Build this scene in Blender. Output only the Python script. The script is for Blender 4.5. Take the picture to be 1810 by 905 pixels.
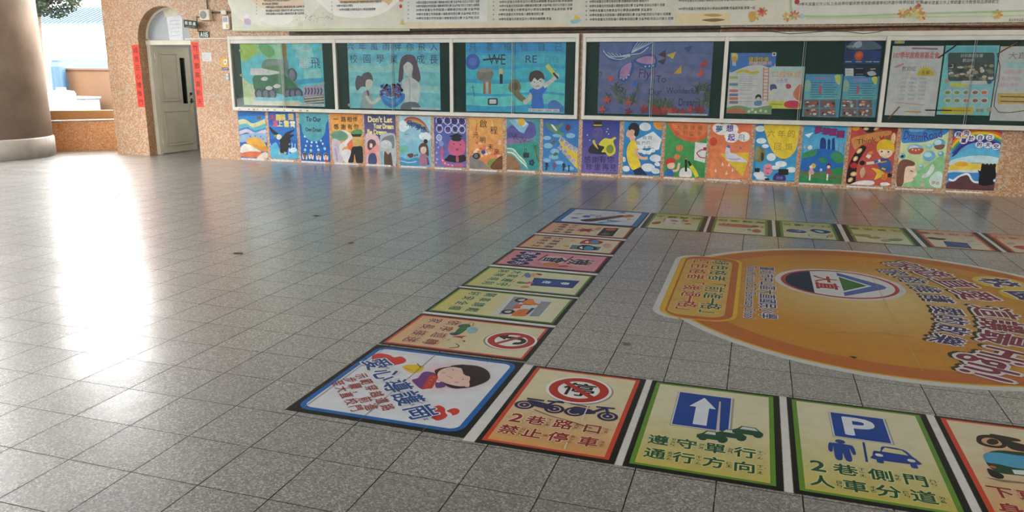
import bpy, bmesh, math, random
from mathutils import Vector, Matrix, noise

# ------------------------------------------------------------------ camera, sky, exposure
scene = bpy.context.scene
for _o in list(bpy.data.objects):
    bpy.data.objects.remove(_o)
COL = scene.collection
FPX, CAM_YAW, CAM_PITCH, CAM_ROLL = 1346.93, 0.307215, 0.237525, -0.007169
CAM_POS = Vector((0.0, -11.7661, 1.6))


def cam_axes():
    cy, sy = math.cos(CAM_YAW), math.sin(CAM_YAW)
    cp, sp = math.cos(CAM_PITCH), math.sin(CAM_PITCH)
    fwd = Vector((-sy * cp, cy * cp, -sp))
    right = Vector((cy, sy, 0))
    down = fwd.cross(right)
    cr, sr = math.cos(CAM_ROLL), math.sin(CAM_ROLL)
    return cr * right + sr * down, cr * down - sr * right, fwd


CR, CD, CF = cam_axes()
cam_data = bpy.data.cameras.new('camera')
cam_data.sensor_width = 36.0
cam_data.lens = FPX / 1810.0 * 36.0
cam_data.clip_start = 0.05
cam_data.clip_end = 300.0
cam = bpy.data.objects.new('camera', cam_data)
COL.objects.link(cam)
_m = Matrix((CR, -CD, -CF)).transposed().to_4x4()
_m.translation = CAM_POS
cam.matrix_world = _m
scene.camera = cam

scene.view_settings.view_transform = 'Standard'
scene.view_settings.look = 'None'
scene.view_settings.gamma = 1.0
scene.view_settings.use_curve_mapping = False
scene.view_settings.exposure = 0.0

SKY = 24.0
world = bpy.data.worlds.new('overcast_sky')
scene.world = world
world.use_nodes = True
_nt = world.node_tree
_nt.nodes.clear()
_out = _nt.nodes.new('ShaderNodeOutputWorld')
_bg = _nt.nodes.new('ShaderNodeBackground')
_bg.inputs['Color'].default_value = (0.98, 0.98, 0.965, 1)
_bg.inputs['Strength'].default_value = SKY
_nt.links.new(_bg.outputs[0], _out.inputs[0])
world.cycles.sampling_method = 'AUTOMATIC'
scene.cycles.max_bounces = 10
scene.cycles.diffuse_bounces = 6
scene.cycles.transparent_max_bounces = 12
scene.cycles.sample_clamp_indirect = 6.0
scene.cycles.caustics_reflective = False
scene.cycles.caustics_refractive = False


def portal(name, loc, rot, sx, sy):
    l = bpy.data.lights.new(name, 'AREA')
    l.shape = 'RECTANGLE'
    l.size, l.size_y = sx, sy
    l.cycles.is_portal = True
    o = bpy.data.objects.new(name, l)
    o.location = loc
    o.rotation_euler = rot
    COL.objects.link(o)


# ------------------------------------------------------------------ hall dimensions (metres)
CEIL = 4.2
X_LEFT, X_RIGHT = -14.2, 11.0
Y_BACK = -17.0
Y_WALL_T = 0.28
# daylight portals: open left end, unseen right and rear openings added for fill
portal('daylight_left', (X_LEFT - 0.05, -8.0, CEIL / 2), (0, -math.pi / 2, 0), CEIL, 17.0)
portal('fill_daylight_right', (X_RIGHT + 0.05, -8.0, CEIL / 2), (0, math.pi / 2, 0), CEIL, 17.0)
portal('fill_daylight_rear', (-7.0, Y_BACK - 0.05, 3.6), (math.pi / 2, 0, 0), 14.0, 1.4)


# ------------------------------------------------------------------ helpers
def ray(px, py):
    return CF + CR * ((px - 905.0) / FPX) + CD * ((py - 452.5) / FPX)


def at(px, py, Y):
    """the place on the upright plane y = Y seen at a pixel of the photograph"""
    v = ray(px, py)
    return CAM_POS + v * ((Y - CAM_POS.y) / v.y)


def on(px, py, Z=0.0):
    """the place on the level plane z = Z seen at a pixel of the photograph"""
    v = ray(px, py)
    return CAM_POS + v * ((Z - CAM_POS.z) / v.z)


def lin(v):
    v /= 255.0
    return v / 12.92 if v <= 0.04045 else ((v + 0.055) / 1.055) ** 2.4


def rgb(h):
    return tuple(lin(int(h[i:i + 2], 16)) for i in (0, 2, 4))


def tag(o, label=None, cat=None, group=None, kind=None):
    if label: o['label'] = label
    if cat: o['category'] = cat
    if group: o['group'] = group
    if kind: o['kind'] = kind
    return o


def empty(name, loc, label, cat, group=None):
    o = bpy.data.objects.new(name, None)
    o.empty_display_size = 0.1
    o.location = loc
    COL.objects.link(o)
    return tag(o, label, cat, group)


def place(name, me, parent=None, loc=(0, 0, 0)):
    o = bpy.data.objects.new(name, me)
    COL.objects.link(o)
    loc = Vector(loc)
    if parent is not None:
        o.parent = parent
        p = parent
        while p is not None:
            loc = loc - p.location
            p = p.parent
    o.location = loc
    return o


def bm_obj(name, bm, m, parent=None, loc=None, smooth=False):
    """link a bmesh given in world coordinates as one object whose origin is loc"""
    if loc is None:
        loc = parent.location if parent is not None and parent.parent is None else (0, 0, 0)
    loc = Vector(loc)
    bmesh.ops.translate(bm, verts=bm.verts, vec=-loc)
    bmesh.ops.recalc_face_normals(bm, faces=bm.faces)
    me = bpy.data.meshes.new(name)
    bm.to_mesh(me)
    bm.free()
    for mm in (m if isinstance(m, (list, tuple)) else [m]):
        me.materials.append(mm)
    if smooth:
        for p in me.polygons:
            p.use_smooth = True
    return place(name, me, parent, loc)


def add_box(bm, a, b, bev=0.0, mi=0):
    a, b = Vector(a), Vector(b)
    r = bmesh.ops.create_cube(bm, size=1.0)
    vs = r['verts']
    d = b - a
    for v in vs:
        v.co = Vector((a.x + (v.co.x + .5) * d.x, a.y + (v.co.y + .5) * d.y, a.z + (v.co.z + .5) * d.z))
    fs = {f for v in vs for f in v.link_faces}
    for f in fs: f.material_index = mi
    if bev > 0:
        es = list({e for v in vs for e in v.link_edges})
        bmesh.ops.bevel(bm, geom=es, offset=bev, segments=2, profile=.5, affect='EDGES')
    return vs


def box(name, a, b, m, parent=None, bev=0.0, loc=None):
    bm = bmesh.new()
    add_box(bm, a, b, bev)
    if loc is None and parent is None:
        loc = ((a[0] + b[0]) / 2, (a[1] + b[1]) / 2, min(a[2], b[2]))
    return bm_obj(name, bm, m, parent, loc)


def add_tube(bm, pts, r, n=8, mi=0):
    pts = [Vector(p) for p in pts]
    rings = []
    for i, p in enumerate(pts):
        d = (pts[min(i + 1, len(pts) - 1)] - pts[max(i - 1, 0)]).normalized()
        a = d.orthogonal().normalized() if abs(d.z) > .9 else d.cross(Vector((0, 0, 1))).normalized()
        b = d.cross(a)
        rr = r[i] if isinstance(r, (list, tuple)) else r
        rings.append([bm.verts.new(p + rr * (math.cos(t) * a + math.sin(t) * b)) for t in [2 * math.pi * k / n for k in range(n)]])
    for q, w in zip(rings, rings[1:]):
        for k in range(n):
            bm.faces.new((q[k], q[(k + 1) % n], w[(k + 1) % n], w[k])).material_index = mi
    bm.faces.new(rings[0][::-1]).material_index = mi
    bm.faces.new(rings[-1]).material_index = mi


def add_lathe(bm, c, prof, n=48):
    c = Vector(c)
    rings = [[bm.verts.new(c + Vector((r * math.cos(2 * math.pi * k / n), r * math.sin(2 * math.pi * k / n), z))) for k in range(n)] for r, z in prof]
    for q, w in zip(rings, rings[1:]):
        for k in range(n):
            bm.faces.new((q[k], q[(k + 1) % n], w[(k + 1) % n], w[k]))
    bm.faces.new(rings[0][::-1])
    bm.faces.new(rings[-1])


def add_prism(bm, pts, off):
    """extrude a planar outline (3d points) along off"""
    off = Vector(off)
    a = [bm.verts.new(Vector(p)) for p in pts]
    b = [bm.verts.new(Vector(p) + off) for p in pts]
    n = len(a)
    bm.faces.new(a)
    bm.faces.new(b[::-1])
    for i in range(n):
        bm.faces.new((a[i], b[i], b[(i + 1) % n], a[(i + 1) % n]))


# ------------------------------------------------------------------ materials
class NT:
    def __init__(s, name):
        s.m = bpy.data.materials.new(name)
        s.m.use_nodes = True
        s.t = s.m.node_tree
        s.b = s.t.nodes['Principled BSDF']
        s.o = s.t.nodes['Material Output']

    def n(s, t, **k):
        d = s.t.nodes.new(t)
        for a, v in k.items(): setattr(d, a, v)
        return d

    def l(s, a, b):
        s.t.links.new(a, b)

    def math(s, op, a, b=None, c=None):
        d = s.n('ShaderNodeMath', operation=op)
        for i, v in enumerate((a, b, c)):
            if v is None: continue
            if isinstance(v, (int, float)): d.inputs[i].default_value = v
            else: s.l(v, d.inputs[i])
        return d.outputs[0]

    def ramp(s, fac, stops, const=False):
        d = s.n('ShaderNodeValToRGB')
        e = d.color_ramp.elements
        while len(e) < len(stops): e.new(0.5)
        for x, (p, c) in zip(e, stops):
            x.position = p
            x.color = (*c, 1)
        if const: d.color_ramp.interpolation = 'CONSTANT'
        s.l(fac, d.inputs[0])
        return d.outputs[0]

    def mix(s, fac, a, b, mode='MIX'):
        d = s.n('ShaderNodeMix', data_type='RGBA', blend_type=mode)
        for i, v in ((0, fac), (6, a), (7, b)):
            if isinstance(v, (int, float)): d.inputs[i].default_value = v
            elif isinstance(v, tuple): d.inputs[i].default_value = (*v, 1)
            else: s.l(v, d.inputs[i])
        return d.outputs[2]

    def noise(s, scale, detail=4, vec=None, rough=.55):
        d = s.n('ShaderNodeTexNoise')
        d.inputs['Scale'].default_value = scale
        d.inputs['Detail'].default_value = detail
        d.inputs['Roughness'].default_value = rough
        s.l(vec if vec is not None else s.pos(), d.inputs['Vector'])
        return d.outputs['Fac']

    def pos(s):
        if not hasattr(s, 'g'): s.g = s.n('ShaderNodeNewGeometry')
        return s.g.outputs['Position']

    def bump(s, h, strength, dist):
        d = s.n('ShaderNodeBump')
        d.inputs['Strength'].default_value = strength
        d.inputs['Distance'].default_value = dist
        s.l(h, d.inputs['Height'])
        s.l(d.outputs[0], s.b.inputs['Normal'])
        return d


def simple(name, c, rough=.5, var=.12, scale=9.0, metal=0.0, bump=0.0):
    t = NT(name)
    c = rgb(c) if isinstance(c, str) else c
    f = t.noise(scale)
    lo = tuple(max(0, x * (1 - var)) for x in c)
    hi = tuple(min(1, x * (1 + var)) for x in c)
    t.l(t.ramp(f, [(.3, lo), (.7, hi)]), t.b.inputs['Base Color'])
    t.b.inputs['Roughness'].default_value = rough
    t.b.inputs['Metallic'].default_value = metal
    if bump: t.bump(t.noise(scale * 8), bump, .004)
    return t.m


TX, TY = 0.3255, 0.3333          # terrazzo slab pitch
TX0, TY0 = -2.0, -9.552


def floor_material():
    t = NT('polished_terrazzo')
    sep = t.n('ShaderNodeSeparateXYZ')
    t.l(t.pos(), sep.inputs[0])
    u = t.math('DIVIDE', t.math('SUBTRACT', sep.outputs[0], TX0), TX)
    v = t.math('DIVIDE', t.math('SUBTRACT', sep.outputs[1], TY0), TY)
    # joints wander slightly
    wob = t.math('MULTIPLY', t.math('SUBTRACT', t.noise(6, 2), .5), .012)
    def joint(q, w):
        e = t.math('ABSOLUTE', t.math('SUBTRACT', t.math('FRACT', t.math('ADD', t.math('ADD', q, wob), .5)), .5))
        return t.math('LESS_THAN', e, w)
    j1, j2 = joint(u, .0085), joint(v, .0064)
    jn = t.math('MAXIMUM', j1, j2)
    jc = t.math('MULTIPLY', jn, t.math('ADD', .80, t.math('MULTIPLY', t.math('GREATER_THAN', t.noise(5, 2), .48), .2)))
    cell = t.n('ShaderNodeCombineXYZ')
    t.l(t.math('FLOOR', u), cell.inputs[0])
    t.l(t.math('FLOOR', v), cell.inputs[1])
    wn = t.n('ShaderNodeTexWhiteNoise', noise_dimensions='3D')
    t.l(cell.outputs[0], wn.inputs['Vector'])
    # chips in the terrazzo
    vo = t.n('ShaderNodeTexVoronoi', feature='F1')
    vo.inputs['Scale'].default_value = 128
    t.l(t.pos(), vo.inputs['Vector'])
    vs = t.n('ShaderNodeSeparateColor')
    t.l(vo.outputs['Color'], vs.inputs[0])
    chips = t.ramp(vs.outputs[0], [(0.0, (.018, .0165, .014)), (.3, (.049, .0465, .0405)), (.5, (.107, .103, .093)), (.72, (.183, .177, .161)), (1.0, (.315, .306, .279))])
    edge = t.math('LESS_THAN', vo.outputs['Distance'], .60)
    chips = t.mix(edge, (.11, .106, .097), chips)
    tone = t.math('ADD', .86, t.math('MULTIPLY', wn.outputs['Value'], .28))
    tc = t.n('ShaderNodeCombineColor')
    for i in range(3): t.l(tone, tc.inputs[i])
    c = t.mix(1.0, chips, tc.outputs[0], 'MULTIPLY')
    worn = t.ramp(t.noise(1.3, 5), [(.35, (.88, .88, .88)), (.7, (1.06, 1.05, 1.03))])
    c = t.mix(1.0, c, worn, 'MULTIPLY')
    c = t.mix(jc, c, (.022, .02, .018))
    t.l(c, t.b.inputs['Base Color'])
    r = t.math('ADD', .18, t.math('MULTIPLY', t.noise(2.2, 4), .12))
    r = t.math('ADD', r, t.math('MULTIPLY', jn, .4))
    # waxed: a polished coat over a duller worn surface
    t.l(r, t.b.inputs['Coat Roughness'])
    t.l(t.math('MULTIPLY', t.math('SUBTRACT', 1.0, jn), 1.0), t.b.inputs['Coat Weight'])
    t.l(t.math('MULTIPLY', t.math('SUBTRACT', 1.0, jn), .5), t.b.inputs['Specular IOR Level'])
    t.b.inputs['Coat IOR'].default_value = 2.15
    t.b.inputs['Roughness'].default_value = .5
    t.b.inputs['IOR'].default_value = 2.0
    # every slab is laid a hair out of level, the surface is softly uneven
    wc = t.n('ShaderNodeVectorMath', operation='SUBTRACT')
    t.l(wn.outputs['Color'], wc.inputs[0])
    wc.inputs[1].default_value = (.5, .5, .5)
    ws = t.n('ShaderNodeVectorMath', operation='SCALE')
    t.l(wc.outputs[0], ws.inputs[0])
    ws.inputs['Scale'].default_value = .02
    ad = t.n('ShaderNodeVectorMath', operation='ADD')
    b = t.n('ShaderNodeBump')
    b.inputs['Strength'].default_value = .25
    b.inputs['Distance'].default_value = .003
    t.l(t.math('SUBTRACT', t.noise(14, 3), t.math('MULTIPLY', jn, .8)), b.inputs['Height'])
    t.l(b.outputs[0], ad.inputs[0])
    t.l(ws.outputs[0], ad.inputs[1])
    nn = t.n('ShaderNodeVectorMath', operation='NORMALIZE')
    t.l(ad.outputs[0], nn.inputs[0])
    t.l(nn.outputs[0], t.b.inputs['Normal'])
    t.l(nn.outputs[0], t.b.inputs['Coat Normal'])
    return t.m


def mosaic_material(name, stops, grout, size=.0225, rough=.35):
    """little glazed squares of mixed colours with pale joints"""
    t = NT(name)
    off = t.n('ShaderNodeVectorMath', operation='ADD')
    t.l(t.pos(), off.inputs[0])
    off.inputs[1].default_value = (.0071, .0093, .0033)
    sc = t.n('ShaderNodeVectorMath', operation='SCALE')
    t.l(off.outputs[0], sc.inputs[0])
    sc.inputs['Scale'].default_value = 1 / size
    fl = t.n('ShaderNodeVectorMath', operation='FLOOR')
    t.l(sc.outputs[0], fl.inputs[0])
    fr = t.n('ShaderNodeVectorMath', operation='FRACTION')
    t.l(sc.outputs[0], fr.inputs[0])
    wn = t.n('ShaderNodeTexWhiteNoise', noise_dimensions='3D')
    t.l(fl.outputs[0], wn.inputs['Vector'])
    c = t.ramp(wn.outputs['Value'], stops, True)
    f3 = t.n('ShaderNodeSeparateXYZ')
    t.l(fr.outputs[0], f3.inputs[0])
    n3 = t.n('ShaderNodeSeparateXYZ')
    t.l(t.g.outputs['True Normal'], n3.inputs[0])
    g = None
    for i in range(3):
        e = t.math('GREATER_THAN', t.math('ABSOLUTE', t.math('SUBTRACT', f3.outputs[i], .5)), .43)
        k = t.math('MULTIPLY', e, t.math('LESS_THAN', t.math('ABSOLUTE', n3.outputs[i]), .6))
        g = k if g is None else t.math('MAXIMUM', g, k)
    c = t.mix(g, c, grout)
    grime = t.ramp(t.noise(1.1, 5), [(.3, (.86, .85, .84)), (.65, (1, 1, 1))])
    t.l(t.mix(1.0, c, grime, 'MULTIPLY'), t.b.inputs['Base Color'])
    t.b.inputs['Roughness'].default_value = rough
    t.bump(t.math('SUBTRACT', 1.0, g), .3, .001)
    return t.m


def print_material(name, rough, mottled, scale=14, spec=.3):
    """ink on a sheet: the sheet's own printed colours, a little mottled"""
    t = NT(name)
    a = t.n('ShaderNodeAttribute', attribute_name='ink')
    f = t.ramp(t.noise(scale, 5, rough=.65), [(.28, (1 - mottled,) * 3), (.72, (1 + mottled * .6,) * 3)])
    t.l(t.mix(1.0, a.outputs['Color'], f, 'MULTIPLY'), t.b.inputs['Base Color'])
    t.b.inputs['Roughness'].default_value = rough
    t.b.inputs['Specular IOR Level'].default_value = spec
    return t.m


def glass_material():
    t = NT('clear_pane_glass')
    t.t.nodes.remove(t.b)
    tr = t.n('ShaderNodeBsdfTransparent')
    tr.inputs[0].default_value = (.975, .985, .98, 1)
    gl = t.n('ShaderNodeBsdfGlossy')
    gl.inputs['Roughness'].default_value = .03
    fr = t.n('ShaderNodeFresnel')
    fr.inputs['IOR'].default_value = 1.45
    w = t.noise(3.0, 2)
    b = t.n('ShaderNodeBump')
    b.inputs['Strength'].default_value = .02
    b.inputs['Distance'].default_value = .05
    t.l(w, b.inputs['Height'])
    t.l(b.outputs[0], gl.inputs['Normal'])
    mx = t.n('ShaderNodeMixShader')
    t.l(fr.outputs[0], mx.inputs[0])
    t.l(tr.outputs[0], mx.inputs[1])
    t.l(gl.outputs[0], mx.inputs[2])
    t.l(mx.outputs[0], t.o.inputs[0])
    return t.m


M = {}
M['floor'] = floor_material()
M['mosaic'] = mosaic_material('orange_mosaic', [(0, (.50, .35, .235)), (.17, (.47, .205, .075)), (.42, (.53, .275, .125)), (.60, (.40, .15, .045)), (.76, (.57, .42, .30)), (.87, (.34, .18, .085)), (.95, (.46, .42, .35))], (.50, .39, .29))
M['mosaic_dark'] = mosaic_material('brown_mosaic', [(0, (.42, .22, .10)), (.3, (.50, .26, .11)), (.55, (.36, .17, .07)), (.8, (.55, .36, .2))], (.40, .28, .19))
M['mosaic_garden'] = mosaic_material('garden_mosaic', [(0, (.62, .24, .07)), (.3, (.66, .30, .10)), (.6, (.50, .17, .04)), (.85, (.7, .4, .18))], (.55, .30, .14))
M['plaster'] = simple('painted_plaster', (.62, .60, .56), .8, .05, 2)
M['blocker_dark'] = simple('dark_blocker_green', (.018, .024, .014), .9, .2, .4)
M['white_ceiling'] = simple('white_ceiling_paint', (.86, .85, .82), .8, .03, 2)
M['dim_plaster'] = simple('grey_green_plaster', (.20, .21, .19), .85, .1, 1)
M['room_paint'] = simple('pale_room_paint', (.40, .41, .39), .8, .05, 2)
M['column'] = simple('washed_terrazzo', (.24, .175, .125), .85, .25, 1.7, bump=.3)
M['plinth'] = simple('smooth_terrazzo', (.42, .38, .34), .75, .2, 3, bump=.2)
M['cream_alu'] = simple('cream_painted_metal', (.64, .62, .55), .38, .08, 6)
M['track_alu'] = simple('aluminium_track', (.60, .61, .58), .35, .1, 6)
M['green_felt'] = simple('dark_green_board', (.012, .05, .04), .8, .2, 10)
M['glass'] = glass_material()
M['paper'] = print_material('printed_paper', .5, .16)
M['painted'] = print_material('painted_poster', .5, .26, 9)
M['vinyl'] = print_material('floor_vinyl', .34, .1, 11, .14)
M['banner'] = print_material('banner_print', .5, .1, 5)
M['door'] = simple('cream_door_paint', (.56, .52, .40), .45, .08, 3)
M['frame'] = simple('cream_frame_paint', (.66, .62, .50), .45, .08, 3)
M['dark'] = simple('dark_metal', (.03, .028, .026), .4, .2)
M['chrome'] = simple('brushed_steel', (.55, .54, .5), .3, .08, 20, 1.0)
M['frost'] = simple('frosted_glass', (.33, .36, .38), .35, .1, 4)
M['beige'] = simple('beige_plastic', (.62, .55, .42), .45, .06)
M['white_plastic'] = simple('white_plastic', (.78, .78, .75), .35, .05)
M['black'] = simple('black_plastic', (.015, .015, .015), .4, .2)
M['concrete'] = simple('asphalt', (.10, .10, .098), .85, .12, 1.5)
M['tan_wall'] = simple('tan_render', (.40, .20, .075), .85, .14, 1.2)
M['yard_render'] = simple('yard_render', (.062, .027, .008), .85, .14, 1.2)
M['steel_white'] = simple('white_sheet_steel', (.80, .82, .84), .5, .04, 1)
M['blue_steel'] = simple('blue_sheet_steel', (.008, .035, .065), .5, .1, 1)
M['pale_blue'] = simple('pale_blue_board', (.035, .06, .085), .6, .1, 2)
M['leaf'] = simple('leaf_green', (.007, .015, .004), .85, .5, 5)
M['bark'] = simple('bark', (.10, .07, .045), .9, .3, 12, bump=.5)
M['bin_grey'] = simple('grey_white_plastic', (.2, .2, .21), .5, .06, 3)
M['pipe'] = simple('galvanised_pipe', (.50, .48, .45), .4, .1, 10, .6)

# ------------------------------------------------------------------ printed sheets
_GLYPH = {}


def glyphs(s):
    """outline of a line of lettering as flat polygons, one em high"""
    k = s
    if k not in _GLYPH:
        c = bpy.data.curves.new('lettering', 'FONT')
        c.body = s
        c.resolution_u = 3
        o = bpy.data.objects.new('lettering', c)
        me = o.to_mesh()
        vs = [(v.co.x, v.co.y) for v in me.vertices]
        fs = [tuple(p.vertices) for p in me.polygons]
        o.to_mesh_clear()
        bpy.data.objects.remove(o)
        bpy.data.curves.remove(c)
        _GLYPH[k] = (vs, fs)
    return _GLYPH[k]


class Sheet:
    """a thin sheet (paper, vinyl) with flat layers of ink on its face"""
    EPS = 7e-5

    def __init__(s, org, ux, uy, white='d0d0d0', th=.0008):
        s.org, s.ux, s.uy = Vector(org), Vector(ux), Vector(uy)
        s.n = s.ux.cross(s.uy)
        s.V, s.F, s.C = [], [], []
        s.k, s.th = 0, th
        s.w = [lin(int(white[i:i + 2], 16)) for i in (0, 2, 4)]
        s.crop, s.fr, s.u = None, None, 1.0

    def px(s, x0=None, y0=0, sc=1.0):
        """measure from the photograph from here on (or, with no argument, in metres)"""
        s.crop = None if x0 is None else (x0, y0, sc)
        s.u = 1.0
        if s.crop:
            c = s.crop_mid
            a, b = s.hit(c), s.hit((c[0] + 1, c[1]))
            s.u = (b - a).length / sc
        return s

    crop_mid = (905, 250)
    clip = False
    gain = .80

    def hit(s, p):
        v = ray(*p)
        w = CAM_POS + v * ((s.org - CAM_POS).dot(s.n) / v.dot(s.n)) - s.org
        return Vector((w.dot(s.ux), w.dot(s.uy)))

    def frame(s, org=None, ang=0):
        s.fr = None if org is None else (Vector(org), math.radians(ang))
        return s

    def T(s, p):
        if s.crop:
            return s.hit((s.crop[0] + p[0] / s.crop[2], s.crop[1] + p[1] / s.crop[2]))
        p = Vector(p[:2])
        if s.fr:
            o, a = s.fr
            return o + Vector((p.x * math.cos(a) - p.y * math.sin(a), p.x * math.sin(a) + p.y * math.cos(a)))
        return p

    def ink(s, c):
        if not isinstance(c, str): return c
        return tuple(min(.9, v / w * s.gain) for v, w in zip(rgb(c), s.w))

    def raw(s, pts, faces, c):
        """pts already in sheet metres; c one ink or one per point"""
        s.k += 1
        s.kt = None
        z = s.th + s.k * s.EPS
        b = len(s.V)
        if getattr(s, 'W', None) and s.clip:      # ink stops at the sheet's edge
            pts = [(min(max(p[0], 0), s.W), min(max(p[1], 0), s.H), *tuple(p)[2:]) for p in pts]
        s.V += [(p[0], p[1], z + (p[2] if len(p) > 2 else 0)) for p in pts]
        s.F += [tuple(b + i for i in f) for f in faces]
        s.C += [s.ink(q) for q in c] if isinstance(c, list) else [s.ink(c)] * len(pts)
        return s

    def base(s, pts, c):
        """the sheet itself: an outline with real thickness"""
        pts = [s.T(p) for p in pts]
        ar = sum(a.x * b.y - b.x * a.y for a, b in zip(pts, pts[1:] + pts[:1]))
        if ar < 0: pts = pts[::-1]
        n, b = len(pts), len(s.V)
        s.V += [(p.x, p.y, 0) for p in pts] + [(p.x, p.y, s.th) for p in pts]
        s.F += [tuple(b + n + i for i in range(n)), tuple(b + i for i in reversed(range(n)))]
        s.F += [(b + i, b + (i + 1) % n, b + n + (i + 1) % n, b + n + i) for i in range(n)]
        s.C += [s.ink(c)] * (2 * n)
        return s

    def poly(s, c, pts):
        pts = [s.T(p) for p in pts]
        if sum(a.x * b.y - b.x * a.y for a, b in zip(pts, pts[1:] + pts[:1])) < 0: pts = pts[::-1]
        return s.raw(pts, [tuple(range(len(pts)))], c)

    def rect(s, c, x0, y0, x1, y1):
        return s.poly(c, [(x0, y0), (x1, y0), (x1, y1), (x0, y1)])

    def grad(s, c0, c1, x0, y0, x1, y1, n=8, stop=0.0):
        """printed blend from c0 (at y0) to c1 (at y1)"""
        a, b = s.ink(c0), s.ink(c1)
        P, C = [], []
        for i in range(n + 1):
            t = i / n
            q = max(0, (t - stop) / (1 - stop))
            for x in (x0, x1):
                P.append(s.T((x, y0 + (y1 - y0) * t)))
                C.append(tuple(u + (v - u) * q for u, v in zip(a, b)))
        d = (P[1] - P[0]).x * (P[2] - P[0]).y - (P[1] - P[0]).y * (P[2] - P[0]).x
        F = [(2 * i, 2 * i + 1, 2 * i + 3, 2 * i + 2) for i in range(n)]
        if d < 0: F = [f[::-1] for f in F]
        return s.raw(P, F, C)

    def radial(s, cin, cout, ctr, r0, r1, n=48, m=6, sy=1.0):
        a, b = s.ink(cin), s.ink(cout)
        P, C, F = [], [], []
        for j in range(m + 1):
            r = r0 + (r1 - r0) * j / m
            for i in range(n):
                t = 2 * math.pi * i / n
                P.append(s.T((ctr[0] + r * s.rs() * math.cos(t), ctr[1] + r * s.rs() * sy * math.sin(t))) if not s.crop else s.T(ctr) + Vector((r * s.u * math.cos(t), r * s.u * sy * math.sin(t))))
                C.append(tuple(u + (v - u) * j / m for u, v in zip(a, b)))
        for j in range(m):
            for i in range(n):
                F.append((j * n + i, (j + 1) * n + i, (j + 1) * n + (i + 1) % n, j * n + (i + 1) % n))
        if r0 == 0: F += []
        return s.raw(P, F, C)

    def rs(s):
        return 1.0

    def ell(s, c, ctr, rx, ry=None, ang=0, n=20):
        ry = rx if ry is None else ry
        o = s.T(ctr)
        a = math.radians(ang) + (s.fr[1] if s.fr and not s.crop else 0)
        P = []
        for i in range(n):
            t = 2 * math.pi * i / n
            x, y = rx * s.u * math.cos(t), ry * s.u * math.sin(t)
            P.append(o + Vector((x * math.cos(a) - y * math.sin(a), x * math.sin(a) + y * math.cos(a))))
        return s.raw(P, [tuple(range(n))], c)

    def ring(s, c, ctr, rx, ry, w, n=40):
        o = s.T(ctr)
        P = []
        for q in (0, w):
            P += [o + Vector(((rx - q) * s.u * math.cos(2 * math.pi * i / n), (ry - q) * s.u * math.sin(2 * math.pi * i / n))) for i in range(n)]
        return s.raw(P, [(i, (i + 1) % n, n + (i + 1) % n, n + i) for i in range(n)], c)

    @staticmethod
    def curve(pts, closed, sub=5):
        n, out = len(pts), []
        for i in range(n if closed else n - 1):
            p0 = pts[(i - 1) % n] if closed or i > 0 else pts[0]
            p1, p2 = pts[i], pts[(i + 1) % n]
            p3 = pts[(i + 2) % n] if closed or i + 2 < n else pts[-1]
            for k in range(sub):
                t = k / sub
                out.append(.5 * (2 * p1 + (p2 - p0) * t + (2 * p0 - 5 * p1 + 4 * p2 - p3) * t * t + (3 * p1 - p0 - 3 * p2 + p3) * t ** 3))
        if not closed: out.append(pts[-1])
        return out

    def blob(s, c, pts, sub=4):
        pts = s.curve([s.T(p) for p in pts], True, sub)
        if sum(a.x * b.y - b.x * a.y for a, b in zip(pts, pts[1:] + pts[:1])) < 0: pts = pts[::-1]
        return s.raw(pts, [tuple(range(len(pts)))], c)

    def stroke(s, c, pts, w, smooth=True, taper=False):
        pts = [s.T(p) for p in pts]
        if smooth and len(pts) > 2: pts = s.curve(pts, False, 4)
        h, P, n = w * s.u / 2, [], len(pts)
        for i, p in enumerate(pts):
            d = pts[min(i + 1, n - 1)] - pts[max(i - 1, 0)]
            d = d.normalized() if d.length > 1e-9 else Vector((1, 0))
            q = h * (1 - i / (n - 1) * .85) if taper else h
            P += [p + Vector((-d.y, d.x)) * q, p - Vector((-d.y, d.x)) * q]
        return s.raw(P, [(2 * i, 2 * i + 1, 2 * i + 3, 2 * i + 2) for i in range(n - 1)], c)

    def dots(s, c, pts, r, n=7):
        P, F = [], []
        for p in pts:
            o = s.T(p)
            F.append(tuple(range(len(P), len(P) + n)))
            P += [o + Vector((r * s.u * math.cos(2 * math.pi * i / n), r * s.u * math.sin(2 * math.pi * i / n))) for i in range(n)]
        return s.raw(P, F, c)

    def rrect(s, c, x0, y0, x1, y1, r, n=6):
        P = []
        for cx, cy, a in ((x1 - r, y1 - r, 0), (x0 + r, y1 - r, 90), (x0 + r, y0 + r, 180), (x1 - r, y0 + r, 270)):
            for i in range(n + 1):
                t = math.radians(a + 90 * i / n)
                P.append((cx + r * math.cos(t), cy + r * math.sin(t)))
        return s.poly(c, P)

    def text(s, c, st, ctr, h, w=None, ang=0, bold=0.0, ol=None, olw=.05, shadow=None):
        """lettering centred on ctr, h high, squeezed to w wide when given"""
        if not st: return s
        vs, fs = glyphs(st)
        if not vs: return s
        xs = [v[0] for v in vs]
        ys = [v[1] for v in vs]
        latin = all(ord(q) < 0x2000 for q in st)
        sc = h * s.u / (.70 if latin else .92)
        cx = (min(xs) + max(xs)) / 2
        cy = .345 if latin else .36
        if len(st) == 1 and st in '「」，、。': cx = .5
        sx = w * s.u / (max(xs) - min(xs)) if w else sc
        o = s.T(ctr)
        a = math.radians(ang) + (s.fr[1] if s.fr and not s.crop else 0)
        ca, sa = math.cos(a), math.sin(a)

        def put(vv, dx=0, dy=0):
            return [o + Vector(((x - cx) * sx * ca - (y - cy) * sc * sa + dx, (x - cx) * sx * sa + (y - cy) * sc * ca + dy)) for x, y in vv]
        if getattr(s, 'kt', None) is None: s.kt = s.k
        k0 = s.kt
        s.nt = getattr(s, 'nt', 0) + 1
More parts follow.
